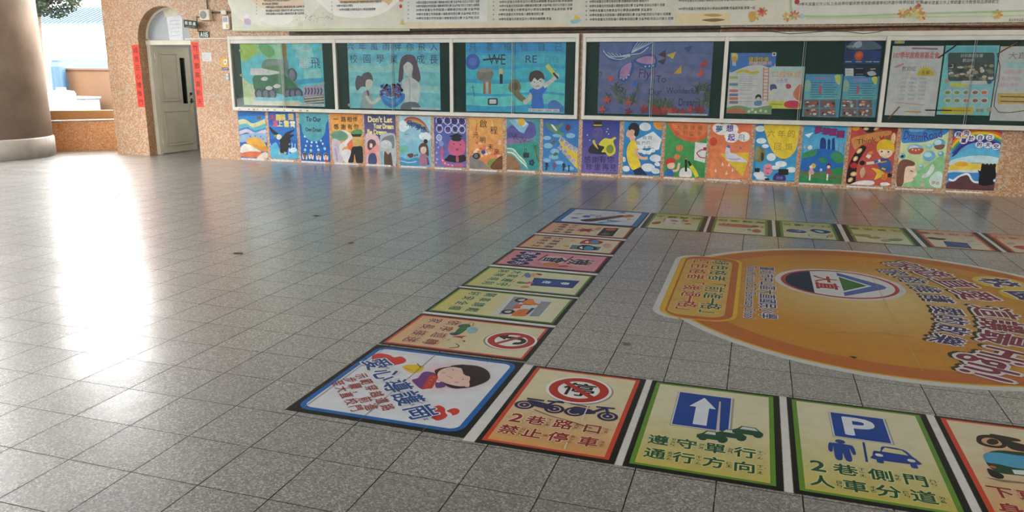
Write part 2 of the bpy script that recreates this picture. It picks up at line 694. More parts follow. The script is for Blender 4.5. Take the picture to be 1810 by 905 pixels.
        par = (s.nt % 2) * 3.5e-6

        def lay(i, P, F, q):
            s.k = k0 + i
            s.raw(P, F, q)

        def heavy(e, n, dx=0, dy=0):
            P, F = [], []
            for i in range(n):
                t = 2 * math.pi * (i + .5) / n
                b0 = len(P)
                P += [(p.x, p.y, i * 7e-6 + par) for p in put(vs, dx + e * sc * math.cos(t), dy + e * sc * math.sin(t))]
                F += [tuple(b0 + j for j in f) for f in fs]
            return P, F
        if shadow: lay(0, *heavy(bold + olw, 8, shadow[1] * s.u, shadow[2] * s.u), shadow[0])
        if ol: lay(1, *heavy(bold + olw, 8), ol)
        if bold: lay(2, *heavy(bold, 6), c)
        else: lay(2, [(p.x, p.y, par) for p in put(vs)], fs, c)
        s.kt = k0
        return s

    def row(s, c, st, p0, p1, h, **k):
        """letters spread evenly from p0 to p1"""
        n = len(st)
        for i, q in enumerate(st):
            t = i / max(1, n - 1)
            if q != ' ':
                s.text(c, q, (p0[0] + (p1[0] - p0[0]) * t, p0[1] + (p1[1] - p0[1]) * t), h, **k)
        return s

    def build(s, name, m, parent=None):
        me = bpy.data.meshes.new(name)
        loc = s.org
        me.from_pydata([tuple(s.ux * v[0] + s.uy * v[1] + s.n * v[2]) for v in s.V], [], s.F)
        a = me.attributes.new('ink', 'FLOAT_COLOR', 'POINT')
        a.data.foreach_set('color', [x for c in s.C for x in (*c, 1.0)])
        me.materials.append(M[m])
        me.validate()
        return place(name, me, parent, loc)


# ------------------------------------------------------------------ the setting
WALL_X0 = -11.735


def structure(o):
    o['kind'] = 'structure'
    return o


structure(box('floor', (X_LEFT - .6, Y_BACK, -.2), (X_RIGHT, 3.2, 0), M['floor']))
structure(box('ceiling', (X_LEFT, Y_BACK, CEIL), (X_RIGHT, Y_WALL_T, CEIL + .25), M['white_ceiling']))
structure(box('added_white_beam', (WALL_X0, -.12, 3.56), (X_RIGHT, -.001, CEIL), M['white_ceiling']))  # unseen white beam, added to brighten what the floor reflects
structure(box('wall_rear', (X_LEFT, Y_BACK - .25, -.2), (0, Y_BACK, 2.9), M['dim_plaster']))  # kept low: unseen opening above it added to light the front wall
structure(box('wall_rear_right', (0, Y_BACK - .25, -.2), (X_RIGHT, Y_BACK, CEIL + .25), M['dim_plaster']))
structure(box('added_wall_left', (X_LEFT - .25, Y_BACK, -.2), (X_LEFT, -9.5, CEIL + .25), M['dim_plaster']))  # unseen wall, added to cut daylight on the near floor
# dark block out of view, added to keep reflections in the panes dim
structure(box('reflection_blocker', (-34, -130, -.3), (-30, -2.5, 7), M['blocker_dark']))
structure(box('wall_right', (X_RIGHT, Y_BACK, 0), (X_RIGHT + .25, Y_WALL_T, 3.4), M['plaster']))  # unseen; gap above it shaped to pass some fill daylight

# front wall of little orange tiles with the arched doorway in it
AX0, AX1, ASP, AR = -10.972, -9.812, 2.12, .58
WALL_L = -11.735
bm = bmesh.new()


def wall_face(y, flip):
    def quad(p):
        vs = [bm.verts.new((a, y, b)) for a, b in p]
        bm.faces.new(vs[::-1] if flip else vs)
    quad([(WALL_L, 0), (AX0, 0), (AX0, CEIL), (WALL_L, CEIL)])
    quad([(AX1, 0), (X_RIGHT, 0), (X_RIGHT, CEIL), (AX1, CEIL)])
    arc = [((AX0 + AX1) / 2 - AR * math.cos(t), ASP + AR * math.sin(t)) for t in [math.pi * i / 24 for i in range(25)]]
    for p, q in zip(arc, arc[1:]):
        quad([p, q, (q[0], CEIL), (p[0], CEIL)])
    return [(AX0, 0)] + arc + [(AX1, 0)]


lip = wall_face(0, False)
wall_face(Y_WALL_T, True)
for p in ([(WALL_L, 0), (WALL_L, CEIL)],):
    v = [bm.verts.new(q) for q in ((p[0][0], 0, p[0][1]), (p[0][0], Y_WALL_T, p[0][1]), (p[1][0], Y_WALL_T, p[1][1]), (p[1][0], 0, p[1][1]))]
    bm.faces.new(v)
structure(bm_obj('wall_front', bm, M['mosaic'], loc=(0, 0, 0)))
# darker tiles line the depth of the arch
bm = bmesh.new()
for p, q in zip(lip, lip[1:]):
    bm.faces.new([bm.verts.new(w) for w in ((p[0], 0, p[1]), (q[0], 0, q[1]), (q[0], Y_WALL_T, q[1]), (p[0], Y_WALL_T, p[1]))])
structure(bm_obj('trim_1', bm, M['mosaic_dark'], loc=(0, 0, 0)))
# the room behind the door
bm = bmesh.new()
add_box(bm, (-11.73, 3.0, 0), (-8.2, 3.15, 3))
add_box(bm, (-11.73, .3, 0), (-11.6, 3.0, 3))
add_box(bm, (-8.35, .3, 0), (-8.2, 3.0, 3))
structure(bm_obj('wall_back', bm, M['room_paint'], loc=(-10, 1.6, 0)))
structure(box('ceiling_room', (-11.73, .3, 3.0), (-8.2, 3.15, 3.1), M['plaster']))
_l = bpy.data.lights.new('room_fill_light', 'AREA')  # unseen area light, added to brighten the room behind the door
_l.shape, _l.size, _l.size_y, _l.energy = 'RECTANGLE', 1.2, .3, 34
_l.color = (1, 1, .98)
_o = bpy.data.objects.new('room_fill_light', _l)
_o.location = (-9.8, 1.9, 2.95)
COL.objects.link(_o)
structure(box('baseboard_room', (-8.38, .3, 0), (-8.352, 3.0, .12), M['dark']))

# ---- door
door = bpy.data.objects.new('door_1', None)
COL.objects.link(door)
door.location = (-10.95, .25, 0)
structure(door)
bm = bmesh.new()
YF0, YF1 = .19, .275
add_box(bm, (AX0, YF0, 0), (AX0 + .075, YF1, 2.14), .004)
add_box(bm, (AX1 - .045, YF0, 0), (AX1, YF1, 2.14), .004)
add_box(bm, (AX0, YF0 - .02, 2.03), (AX1, YF1, 2.115), .006)
for i in range(20):
    t0, t1 = math.pi * i / 20, math.pi * (i + 1) / 20
    c = (AX0 + AX1) / 2
    ps = [(c - r * math.cos(t), YF0, ASP + r * math.sin(t)) for r, t in ((AR, t0), (AR, t1), (AR - .045, t1), (AR - .045, t0))]
    add_prism(bm, ps, (0, .07, 0))
bm_obj('door_frame', bm, M['frame'], door)
bm = bmesh.new()
c = (AX0 + AX1) / 2
add_prism(bm, [(c - .54 * math.cos(math.pi * i / 24), YF0 + .03, ASP + .54 * math.sin(math.pi * i / 24)) for i in range(25)], (0, .012, 0))
bm_obj('transom_pane', bm, M['frost'], door)
s = Sheet((-10.6, YF0 + .028, 2.12), (1, 0, 0), (0, 0, 1), 'f0f0f0')
s.crop_mid = (310, 50)
s.px(0, 0, 3.017)
s.base([(888, 92), (970, 78), (976, 214), (905, 214)], 'dfe3e8')
for k in range(5): s.stroke('c5cad0', [(905, 112 + 20 * k), (962, 108 + 20 * k)], 3)
tag(s.build('paper_notice', 'paper'), 'white paper sheet taped inside the arched window above the door', 'notice')
s = Sheet((-10.4, YF0 + .027, 2.5), (1, 0, 0), (0, 0, 1), 'f0f0f0')
s.crop_mid = (310, 30)
s.px(0, 0, 3.017)
s.base([(868, 52), (945, 46), (952, 84), (880, 92)], 'd8d2bf')
tag(s.build('card_panel', 'paper'), 'cream card panel tucked behind the top of the arched window', 'panel')

# open leaf swung into the room, hinged on the left
hx, hy = AX0 + .085, .275
ang = math.radians(88)
LW, LH, LT = .90, 2.0, .04
ld = Vector((math.cos(ang), math.sin(ang), 0))
ln = Vector((math.sin(ang), -math.cos(ang), 0))     # towards the hall


def leaf(u, v, w=0.0):
    return Vector((hx, hy, .015)) + ld * u + Vector((0, 0, v)) + ln * w


def leaf_box(bm, u0, v0, u1, v1, w0, w1, bev=0):
    vs = add_box(bm, (u0, v0, w0), (u1, v1, w1), 0)
    for q in vs: q.co = leaf(q.co.x, q.co.y, q.co.z)


bm = bmesh.new()
SL0, SL1, SB, ST = .63, .77, .92, 1.80     # narrow window slot
for r in ((0, 0, SL0, LH), (SL1, 0, LW, LH), (SL0, 0, SL1, SB), (SL0, ST, SL1, LH)):
    leaf_box(bm, *r, -LT, 0)
lf = bm_obj('door_leaf', bm, M['door'], door)
bm = bmesh.new()
for u0, v0, u1, v1 in ((.10, .98, .56, 1.88), (.10, .13, .80, .80)):
    for a in ((u0, v0, u1, v0 + .022), (u0, v1 - .022, u1, v1), (u0, v0, u0 + .022, v1), (u1 - .022, v0, u1, v1)):
        leaf_box(bm, *a, 0, .008)
    leaf_box(bm, u0 + .05, v0 + .05, u1 - .05, v1 - .05, 0, .005)
bm_obj('panel_moulding', bm, M['door'], lf, door.location)
bm = bmesh.new()
leaf_box(bm, SL0, SB, SL1, ST, -.025, -.017)
bm_obj('slot_window', bm, M['glass'], lf, door.location)
bm = bmesh.new()
leaf_box(bm, .83, .93, .87, 1.02, 0, .012)
add_tube(bm, [leaf(.85, .96, .01), leaf(.85, .96, .055)], .010)
add_tube(bm, [leaf(.85, .96, .05), leaf(.75, .955, .055)], .009)
bm_obj('lever_handle', bm, M['dark'], lf, door.location)
bm = bmesh.new()
add_tube(bm, [leaf(.85, 1.11, 0), leaf(.85, 1.11, .02)], .026, 14)
bm_obj('deadlock', bm, M['dark'], lf, door.location)
for v in (.22, 1.05, 1.82):
    bm = bmesh.new()
    add_tube(bm, [leaf(-.004, v - .05, .008), leaf(-.004, v + .05, .008)], .009)
    bm_obj('hinge', bm, M['frame'], lf, door.location)
# cabinet glimpsed through the gap
cab = empty('steel_cabinet', (-9.2, 2.7, 0), 'tall grey steel cabinet inside the room, seen past the open door', 'cabinet')
box('body', (-10.4, 2.45, .05), (-9.0, 2.95, 1.75), M['room_paint'], cab, .006)
for i, x in enumerate((-10.38, -9.69)):
    dd = box('cabinet_door', (x, 2.43, .1), (x + .67, 2.45, 1.7), M['frost'], cab, .003)
    box('handle', (x + (.6 if i == 0 else .04), 2.41, .9), (x + (.63 if i == 0 else .07), 2.43, 1.05), M['chrome'], dd, .003)
box('foot_rail', (-10.38, 2.5, 0), (-9.02, 2.9, .05), M['dark'], cab)

# ---- round column at the left edge of the hall
col = empty('round_column', (-13.46, -1.17, 0), 'thick round grey column with a paler plinth, at the left edge of the hall', 'column')
bm = bmesh.new()
add_lathe(bm, (-13.46, -1.17, 0), [(.985, .36), (.985, CEIL)], 72)
bm_obj('shaft', bm, M['column'], col, smooth=False)
bm = bmesh.new()
add_lathe(bm, (-13.46, -1.17, 0), [(1.005, 0), (1.005, .34), (.985, .37)], 72)
bm_obj('plinth', bm, M['plinth'], col)
for o in col.children:
    for p in o.data.polygons: p.use_smooth = len(p.vertices) == 4

# ---- outside
structure(box('ground', (-70, -130, -.3), (X_LEFT - .6, 40, -.03), M['concrete']))
structure(box('ground_yard', (X_LEFT - .6, 3.2, -.3), (X_RIGHT, 40, -.03), M['concrete']))
# low planter wall, set at an angle behind the column
pw = empty('planter_wall', (-12.5, .2, 0), 'low orange mosaic garden wall between the column and the tiled wall', 'wall')
A, B = Vector((-13.2, -.05, -.03)), Vector((-11.60, 1.1, -.03))
d = (B - A).normalized()
nrm = Vector((d.y, -d.x, 0))


def wall_box(bm, v0, v1, w0, w1):
    add_prism(bm, [A - d * .4 + nrm * w0 + Vector((0, 0, v0)), B + nrm * w0 + Vector((0, 0, v0)), B + nrm * w1 + Vector((0, 0, v0)), A - d * .4 + nrm * w1 + Vector((0, 0, v0))], (0, 0, v1 - v0))


bm = bmesh.new()
wall_box(bm, 0, .66, -.2, 0)
bm_obj('wall_body', bm, M['mosaic_garden'], pw)
bm = bmesh.new()
wall_box(bm, .66, .82, -.22, -.005)
bm_obj('coping', bm, M['tan_wall'], pw)
pr = empty('pipe_rail', A, 'thin metal pipe rail running along the low mosaic garden wall', 'rail')
bm = bmesh.new()
add_tube(bm, [A - d * .05 + nrm * .05 + Vector((0, 0, .62)), B + nrm * .05 + Vector((0, 0, .65))], .018, 10)
bm_obj('pipe', bm, M['pipe'], pr)
for t in (.03, .5, .95):
    bm = bmesh.new()
    q = A + (B - A) * t
    add_tube(bm, [q + Vector((0, 0, .63)) , q + nrm * .05 + Vector((0, 0, .63))], .012, 8)
    bm_obj('bracket', bm, M['pipe'], pr)
# rendered wall further back
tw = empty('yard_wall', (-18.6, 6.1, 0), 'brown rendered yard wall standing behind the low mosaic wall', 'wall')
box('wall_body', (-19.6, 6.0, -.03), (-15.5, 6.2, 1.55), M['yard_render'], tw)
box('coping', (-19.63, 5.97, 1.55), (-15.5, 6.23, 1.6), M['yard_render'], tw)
# white tub, box and blue barrel standing before it
bn = empty('storage_bin', (-18.6, 5.3, 0), 'white lidded storage bin in front of the brown yard wall', 'bin')
p0, p1 = at(348 / 3.017, 515 / 3.017, 5.2), at(460 / 3.017, 572 / 3.017, 5.2)
bm = bmesh.new()
add_box(bm, (p0.x, 5.2, .1), (p1.x, 5.7, p0.z - .06), .02)
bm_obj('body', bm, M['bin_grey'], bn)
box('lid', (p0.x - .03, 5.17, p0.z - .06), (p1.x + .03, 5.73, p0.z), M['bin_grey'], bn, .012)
box('wheel_base', (p0.x + .05, 5.25, -.03), (p1.x - .05, 5.65, .1), M['dark'], bn)
p0, p1 = at(303 / 3.017, 474 / 3.017, 4.6), at(352 / 3.017, 508 / 3.017, 4.6)
wt = empty('water_tank', ((p0.x + p1.x) / 2, 4.6, 0), 'white plastic tank beside the storage bin, next to the column', 'tank')
bm = bmesh.new()
add_lathe(bm, ((p0.x + p1.x) / 2, 4.6, -.03), [(.33, 0), (.34, .1), (.34, p0.z - .1), (.30, p0.z - .03), (.12, p0.z)], 28)
bm_obj('body', bm, M['white_plastic'], wt)
bm = bmesh.new()
add_lathe(bm, ((p0.x + p1.x) / 2, 4.6, p0.z - .03), [(.12, 0), (.12, .06), (.1, .07)], 20)
bm_obj('lid', bm, M['white_plastic'], wt)
p0, p1 = at(285 / 3.017, 330 / 3.017, 5.6), at(322 / 3.017, 390 / 3.017, 5.6)
br = empty('drum', ((p0.x + p1.x) / 2, 5.75, 0), 'tall blue plastic drum beside the column, left of the brown yard wall', 'drum')
bm = bmesh.new()
add_lathe(bm, ((p0.x + p1.x) / 2 - .1, 5.7, -.03), [(.2, 0), (.22, .2), (.21, .5), (.22, .9), (.2, p0.z - .1), (.17, p0.z + .02)], 24)
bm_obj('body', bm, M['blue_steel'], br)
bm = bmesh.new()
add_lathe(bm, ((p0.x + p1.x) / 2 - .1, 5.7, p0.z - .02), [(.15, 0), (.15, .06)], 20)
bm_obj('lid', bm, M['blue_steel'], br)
# white steel shed with a blue ribbed roof
sh = empty('steel_shed', (-27, 15, 0), 'long white steel shed with a ribbed blue roof across the yard', 'shed')
box('wall_panel', (-40, 14.0, 1.95), (-15, 17.0, 3.4), M['steel_white'], sh)
box('lower_wall', (-40, 14.02, -.03), (-15, 17.0, 1.95), M['pale_blue'], sh)
bm = bmesh.new()
add_prism(bm, [(-40.2, 13.75, 3.34), (-40.2, 15.6, 4.1), (-40.2, 15.6, 4.16), (-40.2, 13.75, 3.40)], (25.3, 0, 0))
for i in range(100):
    x = -40.1 + i * .25
    add_prism(bm, [(x, 13.75, 3.40), (x, 15.6, 4.16), (x, 15.6, 4.2), (x, 13.75, 3.44)], (.06, 0, 0))
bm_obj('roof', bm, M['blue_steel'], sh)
# tree hanging in behind the column
random.seed(5)
tr = empty('leafy_tree', (-20.0, 6.6, 0), 'dark green leafy tree behind the round column', 'tree')
bm = bmesh.new()
add_tube(bm, [(-21.2, 6.8, -.03), (-21.1, 6.8, 1.8), (-20.9, 6.75, 3.2)], [.14, .11, .08], 10)
for a in range(7):
    t = a * .9
    e = Vector((-20.1 + 1.0 * math.cos(t), 6.6 + .9 * math.sin(t), 4.0 + .5 * math.sin(a * 2.1)))
    add_tube(bm, [(-20.9, 6.75, 3.1), (Vector((-20.9, 6.75, 3.4)) + e) / 2 + Vector((0, 0, .15)), e], [.06, .04, .015], 6)
bm_obj('trunk', bm, M['bark'], tr)
bm = bmesh.new()
for i in range(8000):
    while True:
        q = Vector((random.uniform(-1, 1), random.uniform(-1, 1), random.uniform(-1, 1)))
        if q.length < 1 and noise.noise(q * 2.6 + Vector((3, 1, 2))) > -.12: break
    c = Vector((-20.25, 6.6, 4.15)) + Vector((q.x * 1.05, q.y * 1.1, q.z * 1.1))
    a = Vector((random.gauss(0, 1), random.gauss(0, 1), random.gauss(-.5, .6))).normalized()
    b = a.orthogonal().normalized()
    if random.random() < .5: b = a.cross(b)
    L, W = random.uniform(.07, .13), random.uniform(.022, .04)
    v = [bm.verts.new(p) for p in (c, c + a * L * .5 + b * W, c + a * L, c + a * L * .5 - b * W)]
    bm.faces.new(v)
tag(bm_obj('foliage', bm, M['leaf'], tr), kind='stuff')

# ------------------------------------------------------------------ the notice cases
def show_case(x0, x1, posts, label):
    """shallow wall case: board at the back, frame, two sliding panes to each bay"""
    zb, zt, yf, d = .89, 2.165, -.10, .10
    t = empty('display_case', ((x0 + x1) / 2, 0, zb), label, 'display case', 'glazed display cases on the tiled wall')
    box('back_board', (x0 + .02, -.022, zb + .02), (x1 - .02, -.012, zt - .02), M['green_felt'], t)
    box('top_rail', (x0, yf, zt - .065), (x1, -.012, zt), M['cream_alu'], t, .006)
    box('bottom_rail', (x0, yf, zb), (x1, -.012, zb + .05), M['cream_alu'], t, .006)
    for x in (x0, x1 - .05):
        box('side_post', (x, yf + .002, zb + .04), (x + .05, -.012, zt - .06), M['cream_alu'], t, .005)
    for x in posts:
        box('mullion', (x - .028, yf + .002, zb + .04), (x + .028, -.012, zt - .06), M['cream_alu'], t, .005)
    xs = [x0 + .022] + list(posts) + [x1 - .022]
    for a, b in zip(xs, xs[1:]):
        a, b = a + .028, b - .028
        m = (a + b) / 2
        box('track', (a, -.088, zt - .125), (b, -.05, zt - .065), M['cream_alu'], t, .004)
        box('track', (a, -.088, zb + .05), (b, -.05, zb + .062), M['track_alu'], t)
        for p, q, y in ((a + .002, m + .015, -.066), (m - .015, b - .002, -.078)):
            g = box('glass_pane', (p, y, zb + .062), (q, y + .005, zt - .125), M['glass'], t)
            e = q - .004 if p < m - .1 else p
            box('edge_strip', (e, y - .001, zb + .062), (e + .005, y + .006, zt - .125), M['track_alu'], g, 0, t.location)
    return t


case_a = show_case(-8.955, -2.668, (-6.855, -4.748), 'long glazed case of three bays with the children paintings, left of the paired posts')
case_b = show_case(-2.606, 5.7, (-.512, 1.59, 3.68), 'long glazed case with the butterfly painting and notices, right of the paired posts')


# flaked paint on the lower rail of the left case
random.seed(17)
for x in (.12, .32, .42, .5, .62, .70, .85, 1.05, 1.22, 1.36, 1.5):
    fl = Sheet((-8.95 + x, -.1002, .892), Vector((1, 0, 0)), Vector((0, 0, 1)), 'd0d0d0', .0003)
    w = random.uniform(.03, .075)
    k = fl.curve([Vector(p) for p in [(0, .016), (w * .5, .008 + random.uniform(0, .012)), (w, .02), (w * .6, .036), (w * .2, .034)]], True, 3)
    fl.base(k, random.choice(['8a6a4a', '9a8468', '7a5c44']))
    fl.build('paint_flake', 'paper', case_a)


def sheet_between(px, Y, white, bg, mid, th=.0008):
    """upright rectangular sheet whose four corners are given in photo pixels (tl, tr, br, bl)"""
    w = [at(p[0], p[1], Y) for p in px]
    xl, xr = (w[0].x + w[3].x) / 2, (w[1].x + w[2].x) / 2
    zt, zb = (w[0].z + w[1].z) / 2, (w[2].z + w[3].z) / 2
    s = Sheet((xl, Y, zb), (1, 0, 0), (0, 0, 1), white, th)
    s.W, s.H = xr - xl, zt - zb
    s.base([(0, 0), (s.W, 0), (s.W, s.H), (0, s.H)], bg)
    s.crop_mid = mid
    s.clip = True
    return s


def cpx(crop, pts):
    return [(crop[0] + p[0] / crop[2], crop[1] + p[1] / crop[2]) for p in pts]


C2, C3, C4 = (400, 0, 4.3095), (790, 0, 3.62), (1270, 0, 3.352)
YP = -.026


def painting(crop, px, white, bg, mid, Y=YP):
    s = sheet_between(cpx(crop, px), Y, white, bg, mid)
    return s.px(*crop)


def caption(s, parent, x0, y0, x1, y1, white):
    """white typed strip stuck along the foot of a painting"""
    a, b = s.T((x0, y0)), s.T((x1, y1))
    lift = max(0, .006 - (s.org.z + min(a.y, b.y)))      # clear of the floor
    a.y += lift
    b.y += lift
    c = Sheet(s.org + s.ux * a.x + s.uy * min(a.y, b.y) + s.n * (s.th + (s.k + 4) * s.EPS), s.ux, s.uy, white, .0004)
    w, h = b.x - a.x, abs(b.y - a.y)
    c.base([(0, 0), (w, 0), (w, h), (0, h)], 'fafafc')
    txt = '國小畢業生海報設計　班級作品　指導老師'
    k = 0
    x = h * .5
    while x < w - h * .4:
        q = txt[k % len(txt)]
        if q != '　': c.text('4a4a55', q, (x, h * .5), h * .52)
        x += h * .56
        k += 1
    return c.build('caption_strip', 'paper', parent)


# 1 the train painting
W1 = 'b4b4b4'
s = painting(C2, [(103, 332), (735, 330), (748, 812), (135, 800)], W1, '5cb3cd', (500, 130))
s.blob('7fb089', [(105, 335), (240, 335), (330, 340), (420, 340), (470, 370), (420, 440), (330, 470), (280, 420), (200, 430), (130, 480), (108, 430)])
s.blob('93b04e', [(104, 334), (200, 334), (235, 380), (190, 440), (130, 455), (108, 420)])
s.blob('5d9a62', [(250, 340), (330, 345), (370, 400), (330, 440), (270, 400)])
for a, b, w in ((500, 345, 40), (530, 400, 60), (560, 470, 50), (590, 560, 60)): s.stroke('86c6d8', [(a, b), (a + 60, b + 8), (a + 130, b - 4)], w)
s.stroke('3f97bb', [(490, 640), (600, 620), (740, 610)], 30)
s.blob('8a7350', [(420, 335), (455, 340), (462, 440), (470, 520), (440, 520), (430, 430)])
s.blob('b8bfa0', [(120, 600), (180, 640), (240, 650), (270, 700), (225, 740), (220, 800), (140, 800)])
s.blob('a9bd8c', [(135, 640), (170, 660), (190, 720), (180, 800), (140, 800)])
s.blob('6a7d78', [(270, 500), (300, 455), (400, 450), (470, 470), (480, 540), (540, 640), (550, 700), (470, 740), (440, 700), (300, 660), (280, 560)])
s.blob('3c6b50', [(210, 580), (300, 560), (420, 560), (490, 610), (540, 660), (530, 710), (440, 720), (330, 700), (230, 700), (205, 640)])
s.blob('557a55', [(280, 520), (400, 500), (410, 560), (290, 560)])
s.blob('4d5763', [(470, 530), (510, 520), (540, 560), (530, 610), (490, 610), (468, 570)])
s.ell('707a86', (500, 570), 22, 34)
s.poly('cfd9e8', [(183, 520), (270, 520), (400, 545), (405, 560), (330, 572), (184, 572)])
for x in (250, 300, 350, 470, 510, 550): s.ell('454a56', (x, 715), 34, 38); s.ell('6d7482', (x, 715), 20, 24)
for x, y in ((325, 670), (385, 655), (290, 600)): s.blob('e9e4da', [(x - 26, y), (x, y - 16), (x + 28, y - 4), (x + 16, y + 14), (x - 14, y + 14)])
s.blob('c9d3a8', [(225, 770), (400, 760), (550, 770), (560, 812), (230, 808)])
s.blob('5fb0cc', [(230, 740), (400, 745), (580, 730), (590, 760), (400, 770), (240, 765)])
s.poly('9c93a8', [(585, 660), (740, 640), (748, 770), (590, 770)])
for x in range(600, 740, 24): s.stroke('463f66', [(x, 670), (x + 8, 690), (x, 720)], 9)
s.poly('6c6c66', [(590, 740), (745, 720), (748, 790), (600, 790)])
for y in (745, 765, 785): s.stroke('b9b9ae', [(595, y), (745, y - 14)], 6)
for x, y, q in ((600, 390, '一'), (590, 480, '起'), (680, 480, '飛')): s.text('2b5a86' if q == '飛' else 'd5dcc0', q, (x, y), 70)
p1 = tag(s.build('child_painting', 'painted'), 'blue green painting of an old steam train by trees, in the leftmost bay', 'painting', 'children paintings in the glazed cases')
caption(s, p1, 560, 790, 745, 812, W1)

# 2 teacher and pupil
s = painting(C2, [(922, 328), (1622, 326), (1636, 838), (942, 825)], W1, '6db4d2', (690, 130))
for y, c in ((345, '5a9fc4'), (430, '5fa8cb'), (520, '86c6dc'), (600, '74bbd6'), (680, '8bcbdd'), (760, '6fb6d2')): s.stroke(c, [(930, y), (1150, y + 8), (1400, y - 6), (1625, y + 6)], 46)
s.row('27415c', '六年風雨伴你飛入', (945, 355), (1580, 358), 52)
s.row('27415c', '校園學業有成長', (970, 448), (1580, 452), 60)
s.blob('53505c', [(985, 610), (1000, 575), (1030, 580), (1045, 560), (1090, 550), (1115, 590), (1112, 620), (1080, 625), (1065, 660), (1030, 660), (1000, 690), (985, 660)])
s.blob('e6c8b4', [(1068, 610), (1108, 610), (1112, 655), (1085, 680), (1062, 660)])
s.blob('8c9a9c', [(1035, 720), (1060, 690), (1085, 690), (1110, 740), (1115, 825), (1030, 825)])
s.stroke('e6c8b4', [(1065, 730), (1110, 785), (1175, 740)], 22)
s.stroke('7a3f4c', [(1075, 690), (1085, 730)], 14)
s.blob('5a4f58', [(1325, 470), (1345, 430), (1390, 415), (1435, 430), (1460, 500), (1480, 590), (1465, 625), (1420, 610), (1415, 500), (1385, 470), (1355, 500), (1345, 600), (1315, 630), (1312, 580)])
s.blob('ead0c0', [(1350, 500), (1385, 475), (1420, 500), (1415, 555), (1390, 585), (1358, 550)])
s.blob('b9c6cc', [(1340, 620), (1380, 590), (1420, 595), (1470, 640), (1475, 720), (1450, 790), (1370, 790), (1345, 700)])
s.stroke('8a97a4', [(1395, 600), (1400, 690), (1395, 780)], 5)
s.blob('626a72', [(1350, 785), (1450, 780), (1475, 838), (1335, 838)])
s.stroke('ead0c0', [(1360, 740), (1390, 760), (1450, 745)], 18)
s.blob('3777c0', [(1180, 720), (1260, 750), (1350, 710), (1355, 760), (1290, 815), (1250, 820), (1195, 780)])
s.blob('5590d0', [(1200, 740), (1260, 765), (1330, 740), (1270, 800)])
random.seed(3)
s.dots('6a5686', [(random.uniform(1175, 1340), random.uniform(645, 730)) for _ in range(60)], 10)
s.dots('94566e', [(random.uniform(1175, 1340), random.uniform(650, 735)) for _ in range(40)], 8)
s.dots('4a72b4', [(random.uniform(1175, 1340), random.uniform(640, 735)) for _ in range(40)], 8)
p2 = tag(s.build('child_painting', 'painted'), 'pale blue painting of a long haired teacher and a girl with a bowl of flowers', 'painting', 'children paintings in the glazed cases')
caption(s, p2, 1410, 818, 1620, 836, W1)

# 3 chef / baseball boy
W3 = 'a8a8a8'
s = painting(C3, [(120, 268), (765, 262), (750, 722), (122, 716)], W3, '2f8fbe', (910, 130))
for y, c in ((300, '2b7fb4'), (380, '3f9dc6'), (470, '3aa0c4'), (560, '4fb0ca'), (640, '56b4cc')): s.stroke(c, [(122, y), (350, y + 10), (600, y - 8), (755, y + 6)], 60)
s.ell('3355a0', (165, 395), 48)
s.ell('4a6ab8', (165, 395), 26)
s.row('2a4f66', '只要相信自己', (165, 300), (715, 300), 46)
s.text('232c3a', 'WE', (320, 380), 62, 110)
s.stroke('232c3a', [(230, 384), (300, 376), (375, 380)], 10)
s.text('3c7fae', '都', (462, 375), 50)
s.text('1f3f66', 'RE', (540, 378), 44, 72)
s.text('3c7fae', '白日', (670, 382), 44)
s.blob('6b6a66', [(192, 470), (215, 440), (270, 435), (296, 460), (290, 500), (260, 520), (220, 520), (195, 500)])
s.ell('7d7c78', (245, 450), 46, 12)
s.rect('8a5a3c', 232, 520, 248, 600); s.rect('8a5a3c', 266, 518, 282, 600)
s.rect('8c9ca0', 248, 525, 266, 600)
s.rect('e0a070', 335, 440, 358, 478); s.rect('22222a', 338, 474, 357, 536)
s.stroke('55606a', [(155, 560), (178, 556)], 5); s.stroke('55606a', [(165, 545), (176, 620)], 5)
s.rrect('1e2430', 262, 628, 326, 672, 9); s.rrect('b9c9d6', 271, 636, 316, 664, 5)
s.blob('66634a', [(395, 545), (420, 510), (455, 515), (475, 560), (465, 590), (505, 630), (500, 655), (460, 640), (425, 600), (398, 580)])
s.blob('4f4c3a', [(412, 545), (440, 525), (458, 560), (430, 580)])
s.stroke('e9c8a8', [(490, 655), (520, 640), (545, 600)], 26)
s.blob('2a60b0', [(525, 580), (570, 555), (625, 540), (640, 570), (612, 610), (618, 690), (545, 692), (545, 610)])
s.stroke('e9c8a8', [(620, 555), (665, 520), (700, 492)], 24)
s.ell('e9c8a8', (702, 488), 17)
s.stroke('d7d24a', [(640, 415), (690, 480)], 24, taper=False)
s.stroke('24242c', [(680, 466), (712, 502)], 12)
s.blob('efd6c0', [(530, 500), (570, 480), (620, 500), (618, 545), (580, 572), (545, 555)])
s.blob('3a3030', [(525, 510), (535, 465), (580, 450), (615, 470), (625, 510), (600, 500), (580, 515), (560, 498), (540, 525)])
s.dots('222222', [(560, 525), (598, 518)], 4)
s.stroke('8a5040', [(570, 552), (590, 550)], 4)
s.blob('3f6ba6', [(650, 660), (690, 640), (735, 670), (740, 715), (660, 715)])
p3 = tag(s.build('child_painting', 'painted'), 'blue painting of a boy in a blue shirt with bat and glove', 'painting', 'children paintings in the glazed cases')
caption(s, p3, 522, 694, 720, 718, W3)

